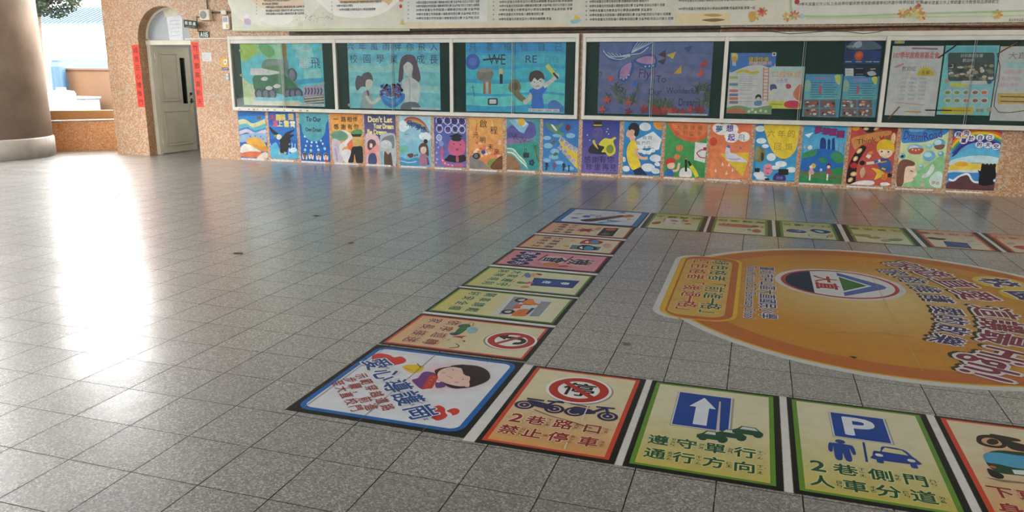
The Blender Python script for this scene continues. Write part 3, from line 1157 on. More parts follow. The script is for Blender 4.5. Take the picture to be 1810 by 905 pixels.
# 4 Fly to our wonderful dreams
s = painting(C3, [(975, 258), (1705, 252), (1678, 740), (965, 728)], 'd0d0d0', '6470a4', (1160, 130))
for y, c in ((300, '5d73ab'), (380, '6c77ac'), (470, '7478a8'), (560, '7076a4'), (640, '6b6f9c')): s.stroke(c, [(975, y), (1200, y + 12), (1450, y - 10), (1690, y + 8)], 62)
s.blob('2d62ac', [(985, 310), (1050, 350), (1120, 345), (1175, 330), (1200, 265), (1320, 260), (1290, 310), (1200, 350), (1120, 385), (1040, 385)])
for k in range(7): s.stroke('c8d0e6', [(1000 + k * 26, 330 + k * 4), (1060 + k * 18, 365), (1170, 345)], 4)
for k in range(6): s.stroke('c8d0e6', [(1180, 340), (1200 + k * 16, 300 - k * 2), (1225 + k * 18, 266)], 4)
s.stroke('dde3f0', [(1000, 320), (1030, 360), (1080, 378), (1130, 376), (1180, 350), (1240, 340), (1290, 300)], 5)
s.blob('2d62ac', [(1195, 385), (1260, 350), (1325, 350), (1345, 390), (1330, 435), (1270, 435), (1215, 410)])
s.blob('bb8fc0', [(1210, 385), (1270, 360), (1322, 365), (1335, 395), (1310, 410), (1250, 405)])
s.blob('2d62ac', [(1190, 395), (1195, 450), (1165, 505), (1125, 525), (1092, 490), (1110, 430), (1150, 405)])
s.blob('b58bbf', [(1180, 400), (1175, 450), (1145, 500), (1108, 495), (1115, 440), (1150, 410)])
s.dots('dfe6f2', [(1110, 500), (1130, 508), (1150, 500), (1165, 480), (1270, 425), (1295, 424), (1320, 420)], 5)
s.text('4a3a70', 'Fly', (1268, 470), 56, 78, ang=-4)
s.text('4d3050', 'To', (1370, 506), 46, 64)
s.text('3c2c50', 'Our', (1332, 588), 46, 82)
s.text('3c2c50', 'Wonderful', (1502, 580), 36, 196)
s.text('3a2448', 'Dreams', (1552, 655), 46, 136)
for p, c in (([(1350, 352), (1398, 318), (1402, 370)], '4a3346'), ([(1405, 352), (1468, 330), (1445, 378)], 'd9bf5c'), ([(1345, 392), (1405, 372), (1385, 416)], '3a3c4c'),
             ([(1512, 306), (1572, 292), (1545, 336)], '2b5a86'), ([(1450, 472), (1500, 418), (1502, 470)], 'e0b23c'), ([(1612, 425), (1655, 378), (1662, 425)], 'c8433c'), ([(1600, 490), (1630, 430), (1645, 478)], 'd9603c'), ([(1020, 490), (1072, 495), (1045, 525)], 'd4584e'), ([(1178, 545), (1200, 510), (1222, 550), (1195, 562)], '3470c0')): s.poly(c, p)
random.seed(8)
for k in range(64):
    x = random.choice([random.uniform(975, 1230), random.uniform(1300, 1420), random.uniform(1600, 1680)])
    y = random.uniform(672, 715) if 1290 < x < 1500 else random.uniform(580, 700) if x > 1050 else random.uniform(430, 700)
    for j in range(4): s.stroke(random.choice(['3d5f56', '5c6a58', '7b7f66', '44604e']), [(x, y), (x + random.uniform(-18, 18), y - random.uniform(18, 34)), (x + random.uniform(-44, 44), y - random.uniform(30, 66))], 4)
for k in range(20):
    x = random.uniform(968, 1670)
    y = random.uniform(690, 722) if x > 1240 else random.uniform(590, 720)
    if x > 1120 and y < 640: continue
    c = random.choice(['a63c38', 'b84a3a', '8e3340', 'c0583c'])
    for j in range(5):
        a = j * 1.256 + k
        s.ell(c, (x + 14 * math.cos(a), y + 14 * math.sin(a)), 13, 7, -math.degrees(a), 8)
p4 = tag(s.build('child_painting', 'painted'), 'purple blue painting with a butterfly and the words Fly To Our Wonderful Dreams', 'painting', 'children paintings in the glazed cases')
caption(s, p4, 1412, 724, 1665, 740, W3)

# little cork-coloured magnets that hold the first two paintings
for (x, y), lab in (((108, 385), 'upper left'), ((115, 573), 'middle left'), ((722, 368), 'upper right'), ((738, 635), 'lower right')):
    q = at(400 + x / 4.3095, y / 4.3095, -.03)
    bm = bmesh.new()
    add_tube(bm, [(q.x, -.029, q.z), (q.x, -.041, q.z)], [.026, .022], 12)
    tag(bm_obj('board_magnet', bm, M['beige'], loc=(q.x, -.03, q.z)), 'round magnet at the %s edge of the steam train painting' % lab, 'magnet', 'magnets holding the train painting')
q = at(400 + 938 / 4.3095, 800 / 4.3095, -.03)
bm = bmesh.new()
add_tube(bm, [(q.x, -.029, q.z), (q.x, -.041, q.z)], [.03, .026], 6)
tag(bm_obj('board_magnet', bm, M['beige'], loc=(q.x, -.03, q.z)), 'brown magnet at the lower left corner of the teacher and girl painting', 'magnet')

# ---- notices in the fifth bay
W5 = 'a8a8a8'
s = painting(C4, [(72, 312), (338, 316), (318, 676), (46, 672)], W5, 'dfe0e2', (1320, 150))
s.blob('3a66a8', [(72, 316), (200, 314), (338, 318), (334, 385), (300, 400), (250, 385), (180, 390), (120, 410), (66, 425)])
s.blob('d8b26c', [(78, 318), (110, 318), (112, 350), (85, 360)])
s.ell('c98a4a', (95, 352), 18); s.rect('8aa0c0', 82, 366, 104, 390)
s.text('e7d25c', '健康快樂', (238, 352), 30, 118, ol='5a3a2c', olw=.06)
s.text('d8604a', '校園活動日', (246, 374), 20, 130, ol='f0e6d0', olw=.06)
s.stroke('d4a23c', [(105, 432), (150, 420), (200, 432), (240, 424)], 16)
for y, c in ((460, '8a9a5c'), (500, '5c7a8a'), (538, 'b0604a'), (562, '5a6a8c'), (584, 'b0604a'), (606, '6a6a6a')):
    s.rrect(c, 64, y - 8, 116, y + 8, 4)
    for k in range(3 if y < 520 else 1): s.stroke('8f8f96', [(126, y - 4 + 12 * k), (200 + 30 * ((k + y) % 2), y - 4 + 12 * k)], 3)
s.stroke('a66a4a', [(268, 400), (262, 600)], 5); s.stroke('a66a4a', [(298, 400), (290, 600)], 5)
for k in range(10): s.stroke('a66a4a', [(267, 410 + 20 * k), (297, 410 + 20 * k)], 4)
s.ell('2c2a30', (236, 576), 18); s.ell('e2b898', (236, 586), 12); s.blob('5a7a9a', [(215, 600), (255, 598), (250, 625), (215, 625)])
s.blob('6a8a5a', [(48, 640), (120, 625), (200, 640), (320, 625), (318, 676), (46, 672)])
s.blob('a0624a', [(50, 655), (110, 640), (160, 660), (150, 674), (48, 672)])
s.dots('d8d2c0', [(180, 660), (200, 650), (220, 664), (250, 655), (280, 660)], 9)
tag(s.build('notice_poster', 'paper'), 'white notice poster with a blue wavy top and a small boy by a ladder', 'poster', 'notices in the green backed bay')
s = painting(C4, [(312, 394), (515, 394), (488, 648), (295, 640)], W5, 'c2cfd6', (1390, 150), YP - .0016)
s.grad('8fc0cc', 'd8dcd6', 312, 396, 514, 470)
s.text('d0803c', '口腔保健', (405, 440), 36, 170, ol='f2efe0', olw=.08)
s.text('7a6a9a', '小天使', (375, 478), 26, 70)
s.blob('b8b4cc', [(310, 510), (360, 490), (420, 520), (480, 560), (470, 600), (400, 600), (320, 570)])
s.blob('3a4a7a', [(306, 505), (335, 500), (345, 525), (312, 540)]); s.ell('e0b090', (330, 545), 20)
s.blob('9a3c50', [(400, 500), (425, 500), (430, 520), (405, 525)])
s.blob('c86a50', [(440, 560), (480, 500), (498, 520), (488, 600)])
s.blob('d6d2c4', [(330, 540), (370, 525), (430, 560), (400, 600), (350, 580)])
s.poly('c9b93c', [(298, 598), (490, 600), (488, 648), (295, 640)])
s.blob('b8384a', [(390, 610), (430, 595), (478, 605), (470, 640), (400, 636)])
s.stroke('6a6a5a', [(305, 618), (380, 620)], 5)
tag(s.build('notice_poster', 'paper'), 'small colourful notice with a yellow foot and a red patch, overlapping the white notice', 'poster', 'notices in the green backed bay')
for k, (x0, x1) in enumerate(((512, 733), (738, 950))):
    s = painting(C4, [(x0 + 4, 438 + 12 * k), (x1, 440 + 12 * k), (x1 - 16, 695), (x0 - 18, 692)], W5, '4a8098', (1440 + 60 * k, 160), YP - .0004 * k)
    w = x1 - x0
    s.grad('3f7fa8', '5f9c9c', x0 - 2, 445 + 12 * k, x1 - 8, 588)
    s.text('b05a8a', '暑期營隊招生', (x0 + w * .5, 465 + 10 * k), 16, w * .4)
    for y in range(490, 580, 14):
        for x in (x0 + 30, x0 + 110): s.stroke('2f5a78', [(x, y + 6 * k), (x + 60 + 10 * (y % 3), y + 6 * k)], 4)
    s.rect('c04a5a', x0 + w * .38, 506, x0 + w * .44, 556)
    s.blob('a9c05a', [(x0 + w * .8, 450 + 10 * k), (x0 + w * .95, 446 + 10 * k), (x0 + w * .93, 500), (x0 + w * .85, 490)])
    s.blob('7a9c8a', [(x0 + 4, 480), (x0 + 30, 478), (x0 + 34, 530), (x0, 540)])
    random.seed(k + 2)
    for (a, b) in ((0, 0), (1, 0), (0, 1), (1, 1)):
        X, Y = x0 - 6 + a * w * .44, 592 + b * 52
        s.rect('6a5450', X, Y, X + w * .40, Y + 46)
        for j in range(9): s.ell(random.choice(['c0907a', '3a3230', 'b84a40', '8a9aa0', 'd0c0b0', '5a4038']), (X + random.uniform(10, w * .36), Y + random.uniform(8, 40)), random.uniform(5, 12), random.uniform(4, 9))
    tag(s.build('notice_poster', 'paper'), ('blue notice with four class photos at its foot, left one of the pair', 'blue notice with four class photos at its foot, right one under the dark blue poster')[k], 'poster', 'notices in the green backed bay')
s = painting(C4, [(756, 228), (970, 228), (962, 380), (742, 378)], W5, '1e3a6c', (1525, 90))
s.rect('15263f', 758, 232, 968, 300)
s.blob('4a5a6c', [(770, 290), (800, 240), (860, 232), (930, 250), (960, 290)])
s.blob('8a98a4', [(800, 262), (840, 240), (850, 270), (820, 285)])
s.text('c8d4e0', '大地行動', (780, 276), 14, 50)
for x, c in ((775, '182a50'), (832, 'a8402c'), (885, '18305c')): s.ell(c, (x, 330), 26, 30)
s.ell('c85a3a', (832, 326), 16)
for x in (770, 830, 890, 935): s.stroke('a8c0d8', [(x - 18, 366), (x + 18, 366)], 4)
tag(s.build('notice_poster', 'paper'), 'dark blue poster with an orange disc, topmost in the green backed bay', 'poster', 'notices in the green backed bay')
s = painting(C4, [(745, 386), (962, 388), (945, 468), (740, 464)], W5, '1a2740', (1525, 125))
s.rect('c9ced6', 750, 405, 800, 462)
for y in (420, 436, 450): s.stroke('8c94a2', [(756, y), (794, y)], 3)
s.rect('101a2c', 806, 395, 866, 462); s.rect('23262c', 872, 395, 944, 462)
s.blob('9aa0a8', [(880, 430), (915, 420), (935, 440), (900, 450)])
for y in (405, 440, 452): s.stroke('6f86a8', [(812, y), (858, y)], 4)
s.stroke('e6e6e6', [(900, 410), (930, 408)], 5)
tag(s.build('notice_poster', 'paper'), 'small dark strip notice directly under the dark blue poster', 'poster', 'notices in the green backed bay')
s = painting(C4, [(318, 310), (342, 310), (340, 332), (318, 332)], W5, 'e4e4e4', (1368, 96), YP - .002)
s.ell('303030', (330, 321), 6)
tag(s.build('square_pin', 'paper'), 'small white square pin at the top corner of the white notice poster', 'pin')

# ---- sixth bay: seminar sheets
s = painting(C4, [(1032, 272), (1345, 272), (1272, 690), (984, 680)], W5, 'cfd0d6', (1620, 145))
s.stroke('8a5a8a', [(1145, 286), (1300, 290)], 10)
s.text('c8787c', '107學年度教育基金會', (1172, 328), 40, 268, ol='a04850', olw=.03)
s.blob('c87a80', [(1042, 396), (1090, 375), (1095, 385), (1050, 402)])
s.text('5a5a62', '教師組', (1128, 408), 32, 84)
for k in range(13):
    a = math.pi * k / 12
    s.stroke('c9a23c', [(1228 + 26 * math.cos(a), 446 - 20 * math.sin(a)), (1228 + 62 * math.cos(a), 446 - 60 * math.sin(a))], 4)
s.blob('d0a040', [(1180, 446), (1200, 412), (1228, 400), (1256, 412), (1276, 446)])
s.text('5a4a2c', '名單', (1226, 430), 26, 48)
for k in range(6):
    for j, t in enumerate(('入選者', '特優組', '甲等獎')): s.text('8a8a94', t, (1094 + j * 60 - k * 3, 466 + k * 24), 15, 42)
s.stroke('b8808c', [(1042, 606), (1220, 622)], 5)
s.stroke('c0883c', [(1102, 660), (1200, 664)], 8)
tag(s.build('notice_sheet', 'paper'), 'large white sheet headed in red with a golden rising sun', 'sheet', 'sheets in the rightmost bay')
s = painting(C4, [(1347, 270), (1668, 268), (1602, 688), (1292, 676)], W5, '6fb0c8', (1710, 145), YP - .0004)
s.grad('5aa2c4', '8cc4d2', 1350, 278, 1650, 660)
s.rrect('3d4a48', 1360, 312, 1636, 480, 14)
s.text('c8d8d0', '幼兒園招生囉', (1500, 330), 22, 130)
s.text('c8d8d0', '歡迎你', (1480, 358), 22, 66)
random.seed(21)
for k in range(46): s.ell(random.choice(['8a8478', '5a5248', 'b0a898', '3a3630', '9a8468', 'c8c2b4', '6a7468']), (random.uniform(1372, 1620), random.uniform(384, 472)), random.uniform(8, 20), random.uniform(6, 13))
s.rrect('d0b254', 1370, 490, 1480, 516, 8); s.rrect('d8dcd8', 1440, 478, 1590, 500, 8)
s.ell('c08a5a', (1352, 478), 13); s.ell('3a4a6a', (1604, 484), 15)
for b in (0, 1):
    for a in range(5):
        s.ell('e2e6e2', (1358 + a * 54, 546 + b * 48), 25, 19)
        s.ell(random.choice(['6a8a4a', 'b06a4a', '7a5a4a']), (1358 + a * 54, 548 + b * 48), 16, 11)
s.rrect('c9a23a', 1322, 634, 1508, 676, 8)
s.stroke('8a6a2c', [(1335, 655), (1495, 655)], 6)
for x in (1535, 1560): s.rect('8a7a6a', x - 10, 645, x + 10, 662)
tag(s.build('notice_sheet', 'paper'), 'light blue sheet with a dark photo panel and two rows of small pictures', 'sheet', 'sheets in the rightmost bay')
s = painting(C4, [(1668, 272), (2030, 276), (1960, 724), (1610, 712)], W5, 'd3d4d8', (1790, 145), YP - .0008)
s.text('6a6a70', '大直國小', (1830, 330), 44, 220)
s.rrect('8cc0b4', 1706, 366, 1900, 402, 14)
s.text('eef2ee', '榮譽榜', (1790, 384), 24, 90)
for y, t in ((428, '活動組長'), (466, '英語教師'), (504, '體育教師')): s.text('c88aa0', t, (1740 - (y - 428) * .2, y), 26, 112)
s.rrect('c09a5a', 1654, 552, 1900, 616, 8)
for y in (572, 600): s.stroke('6a5230', [(1670, y), (1860, y + 4)], 8)
s.stroke('e0b090', [(1680, 640), (1850, 646)], 8)
tag(s.build('notice_sheet', 'paper'), 'white sheet with pink lines and a gold panel at the right edge of the photo', 'sheet', 'sheets in the rightmost bay')
s = painting(C4, [(1045, 226), (1105, 226), (1102, 258), (1042, 258)], W5, '7a98a8', (1592, 72))
s.ell('d89a3c', (1073, 240), 22); s.ell('e8c060', (1073, 240), 12)
tag(s.build('sun_card', 'paper'), 'small card with an orange sun at the top corner of the rightmost bay', 'card')
# sticks and a bit of cord tucked behind the panes
for n, (a, b), c, lab in (('dark_stick', ((1302, 344), (1430, 252)), 'dark', 'thin dark stick slanting across the tops of the red and blue sheets'),
                          ('red_stick', ((1650, 320), (1772, 250)), 'tan_wall', 'reddish brown stick slanting over the top of the pink lined sheet'),
                          ('thin_stick', ((1225, 652), (1380, 654)), 'dark', 'thin level stick across the foot of the light blue sheet'),
                          ('brown_stick', ((1005, 705), (1072, 632)), 'tan_wall', 'brown stick at the lower left corner of the sunrise sheet')):
    p, q = (at(1270 + x / 3.352, y / 3.352, -.046) for x, y in (a, b))
    bm = bmesh.new()
    add_tube(bm, [p, q], .008, 8)
    tag(bm_obj(n, bm, M[c], loc=p), lab, 'stick')
bm = bmesh.new()
add_tube(bm, [at(1270 + x / 3.352, y / 3.352, -.044) for x, y in ((1650, 320), (1668, 390), (1660, 470), (1640, 560), (1632, 630), (1660, 665), (1720, 668), (1810, 655), (1900, 640))], .004, 6)
tag(bm_obj('loose_string', bm, M['dark'], loc=(2.2, -.036, 1.2)), 'thin dark string looping down beside the pink lined sheet', 'string')
q = at(1270 + 1604 / 3.352, 648 / 3.352, -.034)
bm = bmesh.new()
add_tube(bm, [(q.x, -.03, q.z), (q.x, -.046, q.z)], .03, 6)
tag(bm_obj('board_magnet', bm, M['beige'], loc=(q.x, -.03, q.z)), 'yellowish magnet at the lower right of the light blue sheet', 'magnet')

bm = bmesh.new()
add_tube(bm, [at(1270 + x / 3.352, y / 3.352, -.108) for x, y in ((255, 176), (330, 188), (420, 200), (530, 194), (640, 184), (760, 186), (860, 200), (940, 190), (1010, 172))], .0045, 6)
tag(bm_obj('loose_wire', bm, M['dark'], loc=(.5, -.108, 2.1)), 'thin dark wire drooping along the top rail above the green backed bay', 'wire')

# ------------------------------------------------------------------ the row of painted posters under the cases
C5, C6, C7, C8 = (410, 180, 4.892), (750, 190, 5.028), (1080, 200, 4.892), (1400, 200, 4.415)
PG = 'painted posters pasted along the foot of the wall'


Sheet.gain = .62


def whites(i):
    v = int(228 - 26 * i / 18)
    return '%02x%02x%02x' % (v, v, v)


def poster(i, crop, tl, tr, br, bl, bg):
    px = cpx(crop, [tl, tr, br, bl])
    mid = ((px[0][0] + px[2][0]) / 2, (px[0][1] + px[2][1]) / 2)
    s = sheet_between(px, -.0012, whites(i), bg, mid)
    s.px(*crop)
    s.i = i
    return s


def done(s, label, x0, x1, yb):
    o = tag(s.build('painted_poster', 'painted'), label, 'poster', PG)
    caption(s, o, x0, yb - 12, x1, yb + 12, whites(s.i))


def skip(s, c, rows, w):
    for r in rows: s.stroke(c, r, w)


# 1
s = poster(0, C5, (46, 80), (292, 90), (306, 492), (80, 485), '1c66b4')
s.blob('2f86c8', [(55, 130), (150, 120), (292, 120), (292, 160), (170, 200), (54, 170)])
s.stroke('6a5a50', [(215, 140), (250, 135)], 22)
s.stroke('d9d8a0', [(54, 182), (105, 170), (170, 205), (225, 195), (293, 165)], 34)
s.stroke('6db8d0', [(58, 222), (120, 205), (180, 240), (240, 225), (296, 205)], 30)
s.stroke('3f94c4', [(60, 250), (130, 232), (200, 258), (297, 235)], 20)
s.stroke('d8c8e0', [(62, 272), (130, 250), (200, 282), (260, 262), (298, 255)], 26)
s.blob('9ab8d8', [(65, 295), (150, 275), (300, 275), (303, 350), (200, 330), (68, 350)])
s.blob('e9b04c', [(120, 345), (160, 310), (220, 310), (275, 345), (303, 400), (260, 420), (180, 390)])
s.blob('d9983c', [(190, 370), (250, 380), (304, 390), (304, 430), (250, 425)])
s.blob('ece4d8', [(72, 400), (105, 365), (150, 370), (200, 400), (250, 430), (190, 440), (78, 440)])
s.blob('e07a50', [(77, 450), (140, 430), (220, 430), (260, 440), (220, 478), (150, 482), (80, 470)])
s.blob('e8d8c8', [(230, 470), (270, 440), (305, 440), (305, 488), (220, 490)])
s.dots('2c5a94', [(95, 235), (140, 225), (200, 295), (250, 300), (270, 320), (160, 300)], 5)
done(s, 'poster of a sun rising over orange hills and wavy blue sky', 82, 275, 498)
# 2
s = poster(1, C5, (312, 85), (555, 93), (572, 497), (335, 487), '2565b8')
s.blob('2f78c8', [(315, 200), (560, 200), (565, 330), (440, 300), (325, 320)])
for k in range(9): s.stroke('9cd0e6', [(335 + k * 26, 480 - (k % 3) * 16), (345 + k * 25, 420 - (k % 4) * 18), (330 + k * 27, 360)], 9)
s.blob('5fb8dc', [(330, 400), (380, 350), (420, 420), (470, 460), (566, 420), (570, 492), (338, 484)])
s.blob('d8e8ee', [(490, 415), (540, 395), (565, 420), (520, 440)])
s.blob('16161e', [(325, 215), (375, 255), (420, 285), (440, 300), (470, 265), (545, 240), (500, 280), (540, 285), (505, 315), (510, 340), (490, 370), (520, 380), (490, 400), (470, 435), (420, 440), (415, 380), (410, 320), (370, 290), (340, 260)])
s.blob('e6e6dc', [(385, 290), (410, 280), (432, 300), (415, 325), (390, 320)])
s.poly('8a9c3c', [(365, 285), (390, 285), (388, 305), (366, 300)])
s.stroke('d8c04a', [(415, 430), (405, 460)], 9); s.stroke('d8c04a', [(455, 430), (460, 460)], 9)
for q, p, c in (('大', (348, 132), 'd0405a'), ('鵬', (402, 135), 'f0d860'), ('展', (440, 135), 'f0d860'), ('翅', (510, 130), 'f0d860'), ('直', (375, 190), 'e8607a'), ('上', (415, 188), 'f4e9a0'), ('雲', (472, 192), 'f0e070'), ('霄', (525, 195), 'f4ecc0')):
    s.text(c, q, p, 46, bold=.025)
done(s, 'blue poster of a black eagle swooping over waves under yellow lettering', 336, 532, 510)
# 3
s = poster(2, C5, (580, 97), (836, 101), (850, 528), (598, 503), '1f62b4')
s.blob('58a8b4', [(582, 95), (830, 98), (812, 200), (805, 260), (770, 320), (720, 342), (660, 325), (612, 270), (600, 200), (585, 180)])
s.text('22222e', 'To Our', (705, 150), 34, 125, bold=.03)
s.text('22222e', 'Own Dream', (705, 240), 30, 135, bold=.02)
s.dots('bfe0f0', [(640, 380), (685, 380), (738, 383), (785, 362), (650, 342), (690, 350), (730, 350), (770, 335), (630, 300)], 9)
s.dots('9cd4ec', [(632, 415), (683, 420), (748, 415), (803, 405)], 12)
for x, y, c in ((630, 470, '6a4a3c'), (685, 468, 'f0f0f0'), (750, 475, 'e8c8b0'), (812, 475, 'e8b8a0')):
    s.ell('e6e8ec', (x, y + 4), 22, 32); s.ell('2a2224', (x, y - 12), 17, 16); s.ell('d8b49a' if c != '6a4a3c' else '8a6450', (x, y + 2), 13, 18)
    s.blob('b04a50' if x == 812 else '3a5a8a', [(x - 18, y + 48), (x - 8, y + 24), (x + 8, y + 24), (x + 18, y + 48)])
done(s, 'deep blue poster with a teal cloud and four small faces at its foot', 602, 806, 528)
# 4
s = poster(3, C5, (843, 100), (1122, 106), (1134, 530), (880, 522), 'e8a04c')
s.grad('e8984a', 'ecb458', 846, 102, 1120, 250)
s.blob('6a9c84', [(862, 280), (900, 252), (960, 255), (1000, 290), (980, 330), (920, 335), (870, 320)])
s.blob('5a9a5c', [(1030, 265), (1070, 240), (1125, 245), (1128, 290), (1050, 290)])
s.blob('c8c0cc', [(868, 330), (930, 340), (950, 420), (960, 520), (882, 520)])
s.blob('e2dede', [(945, 245), (1000, 255), (1035, 290), (1040, 330), (1000, 380), (960, 400), (950, 450), (985, 520), (960, 500), (930, 420), (935, 370), (1000, 320), (1000, 280)])
s.blob('e8724c', [(1000, 360), (1050, 320), (1060, 400), (1030, 420), (1000, 390)])
s.blob('e4e2e2', [(950, 430), (1010, 410), (1040, 460), (1030, 522), (980, 522)])
s.stroke('b89ac0', [(890, 400), (905, 460), (910, 515)], 16)
s.blob('d9b06a', [(1045, 300), (1112, 300), (1110, 385), (1080, 392), (1048, 380)])
s.poly('14141a', [(1030, 280), (1120, 278), (1112, 302), (1048, 302)])
s.blob('14141a', [(1040, 395), (1080, 385), (1130, 395), (1132, 528), (1078, 528), (1060, 450), (1050, 524), (1005, 522), (1025, 460)])
for q, p in (('一', (900, 150)), ('路', (965, 152)), ('相', (1015, 152)), ('伴', (1065, 152)), ('感', (902, 215)), ('謝', (965, 217)), ('有', (1020, 218)), ('你', (1075, 216))): s.text('3a2420', q, p, 40, bold=.02)
done(s, 'orange poster of a figure in a black gown beside a winding white road', 885, 1090, 538)
# 5
s = poster(4, C5, (1142, 106), (1418, 120), (1420, 562), (1158, 538), '4a4a84')
s.grad('46487e', '6a5a8c', 1142, 110, 1418, 280)
s.text('efe79a', "Don't Let", (1280, 152), 42, 205, bold=.04)
s.text('efe79a', 'Your Dream', (1310, 210), 38, 170, bold=.04)
s.text('efe79a', 'Be Dream', (1255, 262), 38, 165, bold=.04)
s.blob('e0c0c4', [(1152, 300), (1190, 278), (1235, 285), (1275, 330), (1280, 550), (1160, 538)])
s.blob('e89a94', [(1160, 400), (1200, 360), (1270, 380), (1280, 548), (1160, 536)])
s.blob('e8a898', [(1225, 460), (1280, 430), (1282, 548), (1230, 545)])
s.blob('5a4450', [(1172, 350), (1200, 325), (1235, 335), (1245, 370), (1215, 400), (1200, 415), (1178, 410)])
s.blob('e8ccc0', [(1195, 360), (1215, 365), (1212, 395), (1192, 392)])
s.blob('46507a', [(1190, 455), (1240, 450), (1250, 535), (1180, 532)])
s.stroke('c8cce0', [(1175, 450), (1170, 520)], 12)
s.blob('b8c0c4', [(1282, 300), (1320, 275), (1380, 270), (1416, 310), (1418, 556), (1284, 548)])
s.blob('7a8488', [(1300, 320), (1360, 290), (1400, 300), (1405, 390), (1380, 400), (1340, 350), (1290, 380)])
s.blob('cfd4d4', [(1290, 350), (1330, 330), (1375, 350), (1378, 400), (1300, 395)])
s.blob('5a4638', [(1320, 430), (1350, 455), (1375, 440), (1390, 540), (1385, 556), (1320, 550)])
s.stroke('8fb4c8', [(1290, 430), (1300, 500), (1296, 545)], 20)
done(s, 'violet poster reading Don’t Let Your Dream Be Dream over two arched figures', 1162, 1376, 552)
# 6
s = poster(5, C5, (1442, 120), (1716, 126), (1728, 566), (1456, 548), '8cc6da')
s.grad('a8d2e0', '6cb6d4', 1444, 124, 1716, 560)
for k, c in enumerate(('a04a4a', 'c8704c', 'c8a060', '6a9a70', '6a78a8')):
    r = 14 * k
    s.stroke(c, [(1482 + r * .8, 170 + r * .3), (1530, 140 + r), (1600, 145 + r), (1660, 190 + r * .8), (1702, 262 + r * .1)], 15)
s.ell('e0eef2', (1478, 210), 36, 46); s.ell('e4f0f4', (1670, 300), 52, 34)
s.ell('d6eaf0', (1500, 215), 34, 26)
for q, p in (('飛', (1535, 185)), ('向', (1575, 200)), ('夢', (1615, 220)), ('想', (1655, 240))): s.text('22407a', q, p, 46, bold=.03)
s.stroke('7a8aa8', [(1490, 282), (1530, 282)], 5)
s.blob('a8c8d8', [(1480, 310), (1560, 300), (1590, 320), (1560, 340), (1490, 335)])
s.blob('74c0a8', [(1455, 380), (1510, 375), (1525, 400), (1510, 440), (1455, 430)])
s.blob('6a4a38', [(1515, 455), (1560, 445), (1570, 470), (1540, 485)]); s.dots('4a6a58', [(1582, 465), (1600, 460)], 9)
s.blob('4a94c0', [(1455, 480), (1530, 500), (1600, 480), (1640, 520), (1610, 555), (1458, 546)])
s.stroke('a8d8e8', [(1460, 510), (1530, 525), (1600, 515)], 8)
s.ell('2a2028', (1675, 342), 18)
s.blob('5a4038', [(1615, 390), (1640, 358), (1680, 360), (1698, 400), (1700, 470), (1660, 440), (1640, 450), (1620, 430)])
s.blob('e4cabc', [(1635, 395), (1675, 390), (1680, 430), (1655, 452), (1632, 435)])
s.blob('a8788c', [(1625, 460), (1680, 455), (1698, 520), (1690, 550), (1625, 545)])
s.stroke('6a4468', [(1690, 480), (1700, 545)], 16)
done(s, 'pale blue poster of a rainbow and a brown haired girl with a bun', 1462, 1682, 565)
# 7
s = poster(6, C6, (85, 88), (368, 92), (374, 532), (92, 526), '3e55a4')
s.grad('3450a4', '7a78b8', 86, 90, 370, 528)
for q, p in zip('童年掰掰', ((135, 120), (205, 118), (268, 122), (335, 124))):
    s.ell('cfd0e8', p, 34, 35); s.ell('4a5cae', p, 27, 28); s.text('2a2458', q, p, 50, bold=.05)
for q, p in zip('夢想青春', ((136, 190), (210, 196), (274, 194), (335, 196))):
    s.ell('cfd0e8', p, 32, 33); s.ell('8088c4', p, 25, 26); s.text('3a2a6a', q, p, 40, bold=.04)
s.ring('c8d8f0', (132, 268), 26, 28, 9); s.ell('9ab0dc', (132, 268), 15)
s.dots('a8b4dc', [(112, 310), (125, 355), (110, 402), (140, 300), (150, 318), (115, 460), (106, 490)], 10)
s.ell('8a9cd0', (150, 322), 22, 24)
s.blob('d0648c', [(145, 380), (165, 350), (172, 400), (165, 450), (195, 490), (260, 505), (340, 500), (350, 528), (250, 525), (180, 515), (150, 470)])
s.dots('f0c0d0', [(165, 470), (185, 495), (215, 508), (250, 515)], 7)
s.blob('cf6488', [(215, 330), (240, 285), (290, 275), (345, 285), (365, 330), (362, 390), (330, 425), (260, 425), (218, 390)])
s.dots('3a1a28', [(264, 324), (322, 330)], 6); s.ell('8a2a4a', (293, 374), 11, 8)
s.blob('101018', [(245, 265), (325, 268), (318, 298), (255, 295)]); s.poly('101018', [(220, 255), (290, 228), (345, 255), (285, 275)])
s.blob('101018', [(225, 420), (290, 430), (355, 420), (372, 470), (300, 490), (185, 472), (205, 440)])
s.blob('c85a80', [(285, 430), (302, 432), (308, 470), (296, 488), (282, 470)])
done(s, 'blue violet poster of a pink octopus creature in a black mortarboard', 95, 330, 545)
# 8
s = poster(7, C6, (398, 93), (698, 96), (694, 552), (402, 540), 'e8a45c')
s.grad('e8b060', 'e28a5c', 398, 96, 696, 540)
for k in range(26):
    random.seed(k)
    x, y = random.uniform(405, 680), random.uniform(300, 440)
    s.blob(random.choice(['ecc0a0', 'e47a54', 'f0d8c0', 'dc7050']), [(x - 16, y), (x, y - 14), (x + 18, y + 2), (x, y + 12)])
s.stroke('d87048', [(470, 140), (462, 210), (480, 260)], 10); s.stroke('f0c88a', [(600, 120), (610, 180)], 16)
for q, p in (('啟', (525, 145)), ('程', (618, 205)), ('光', (455, 245)), ('明', (520, 288)), ('未', (588, 350)), ('來', (645, 392))): s.text('3a2018', q, p, 64 if q in '啟程' else 50)
s.blob('8a8484', [(400, 450), (430, 425), (500, 470), (560, 520), (580, 545), (402, 538)])
s.blob('40383c', [(428, 430), (450, 405), (490, 410), (500, 440), (470, 460), (440, 450)]); s.ring('b0b0b0', (460, 430), 13, 13, 5)
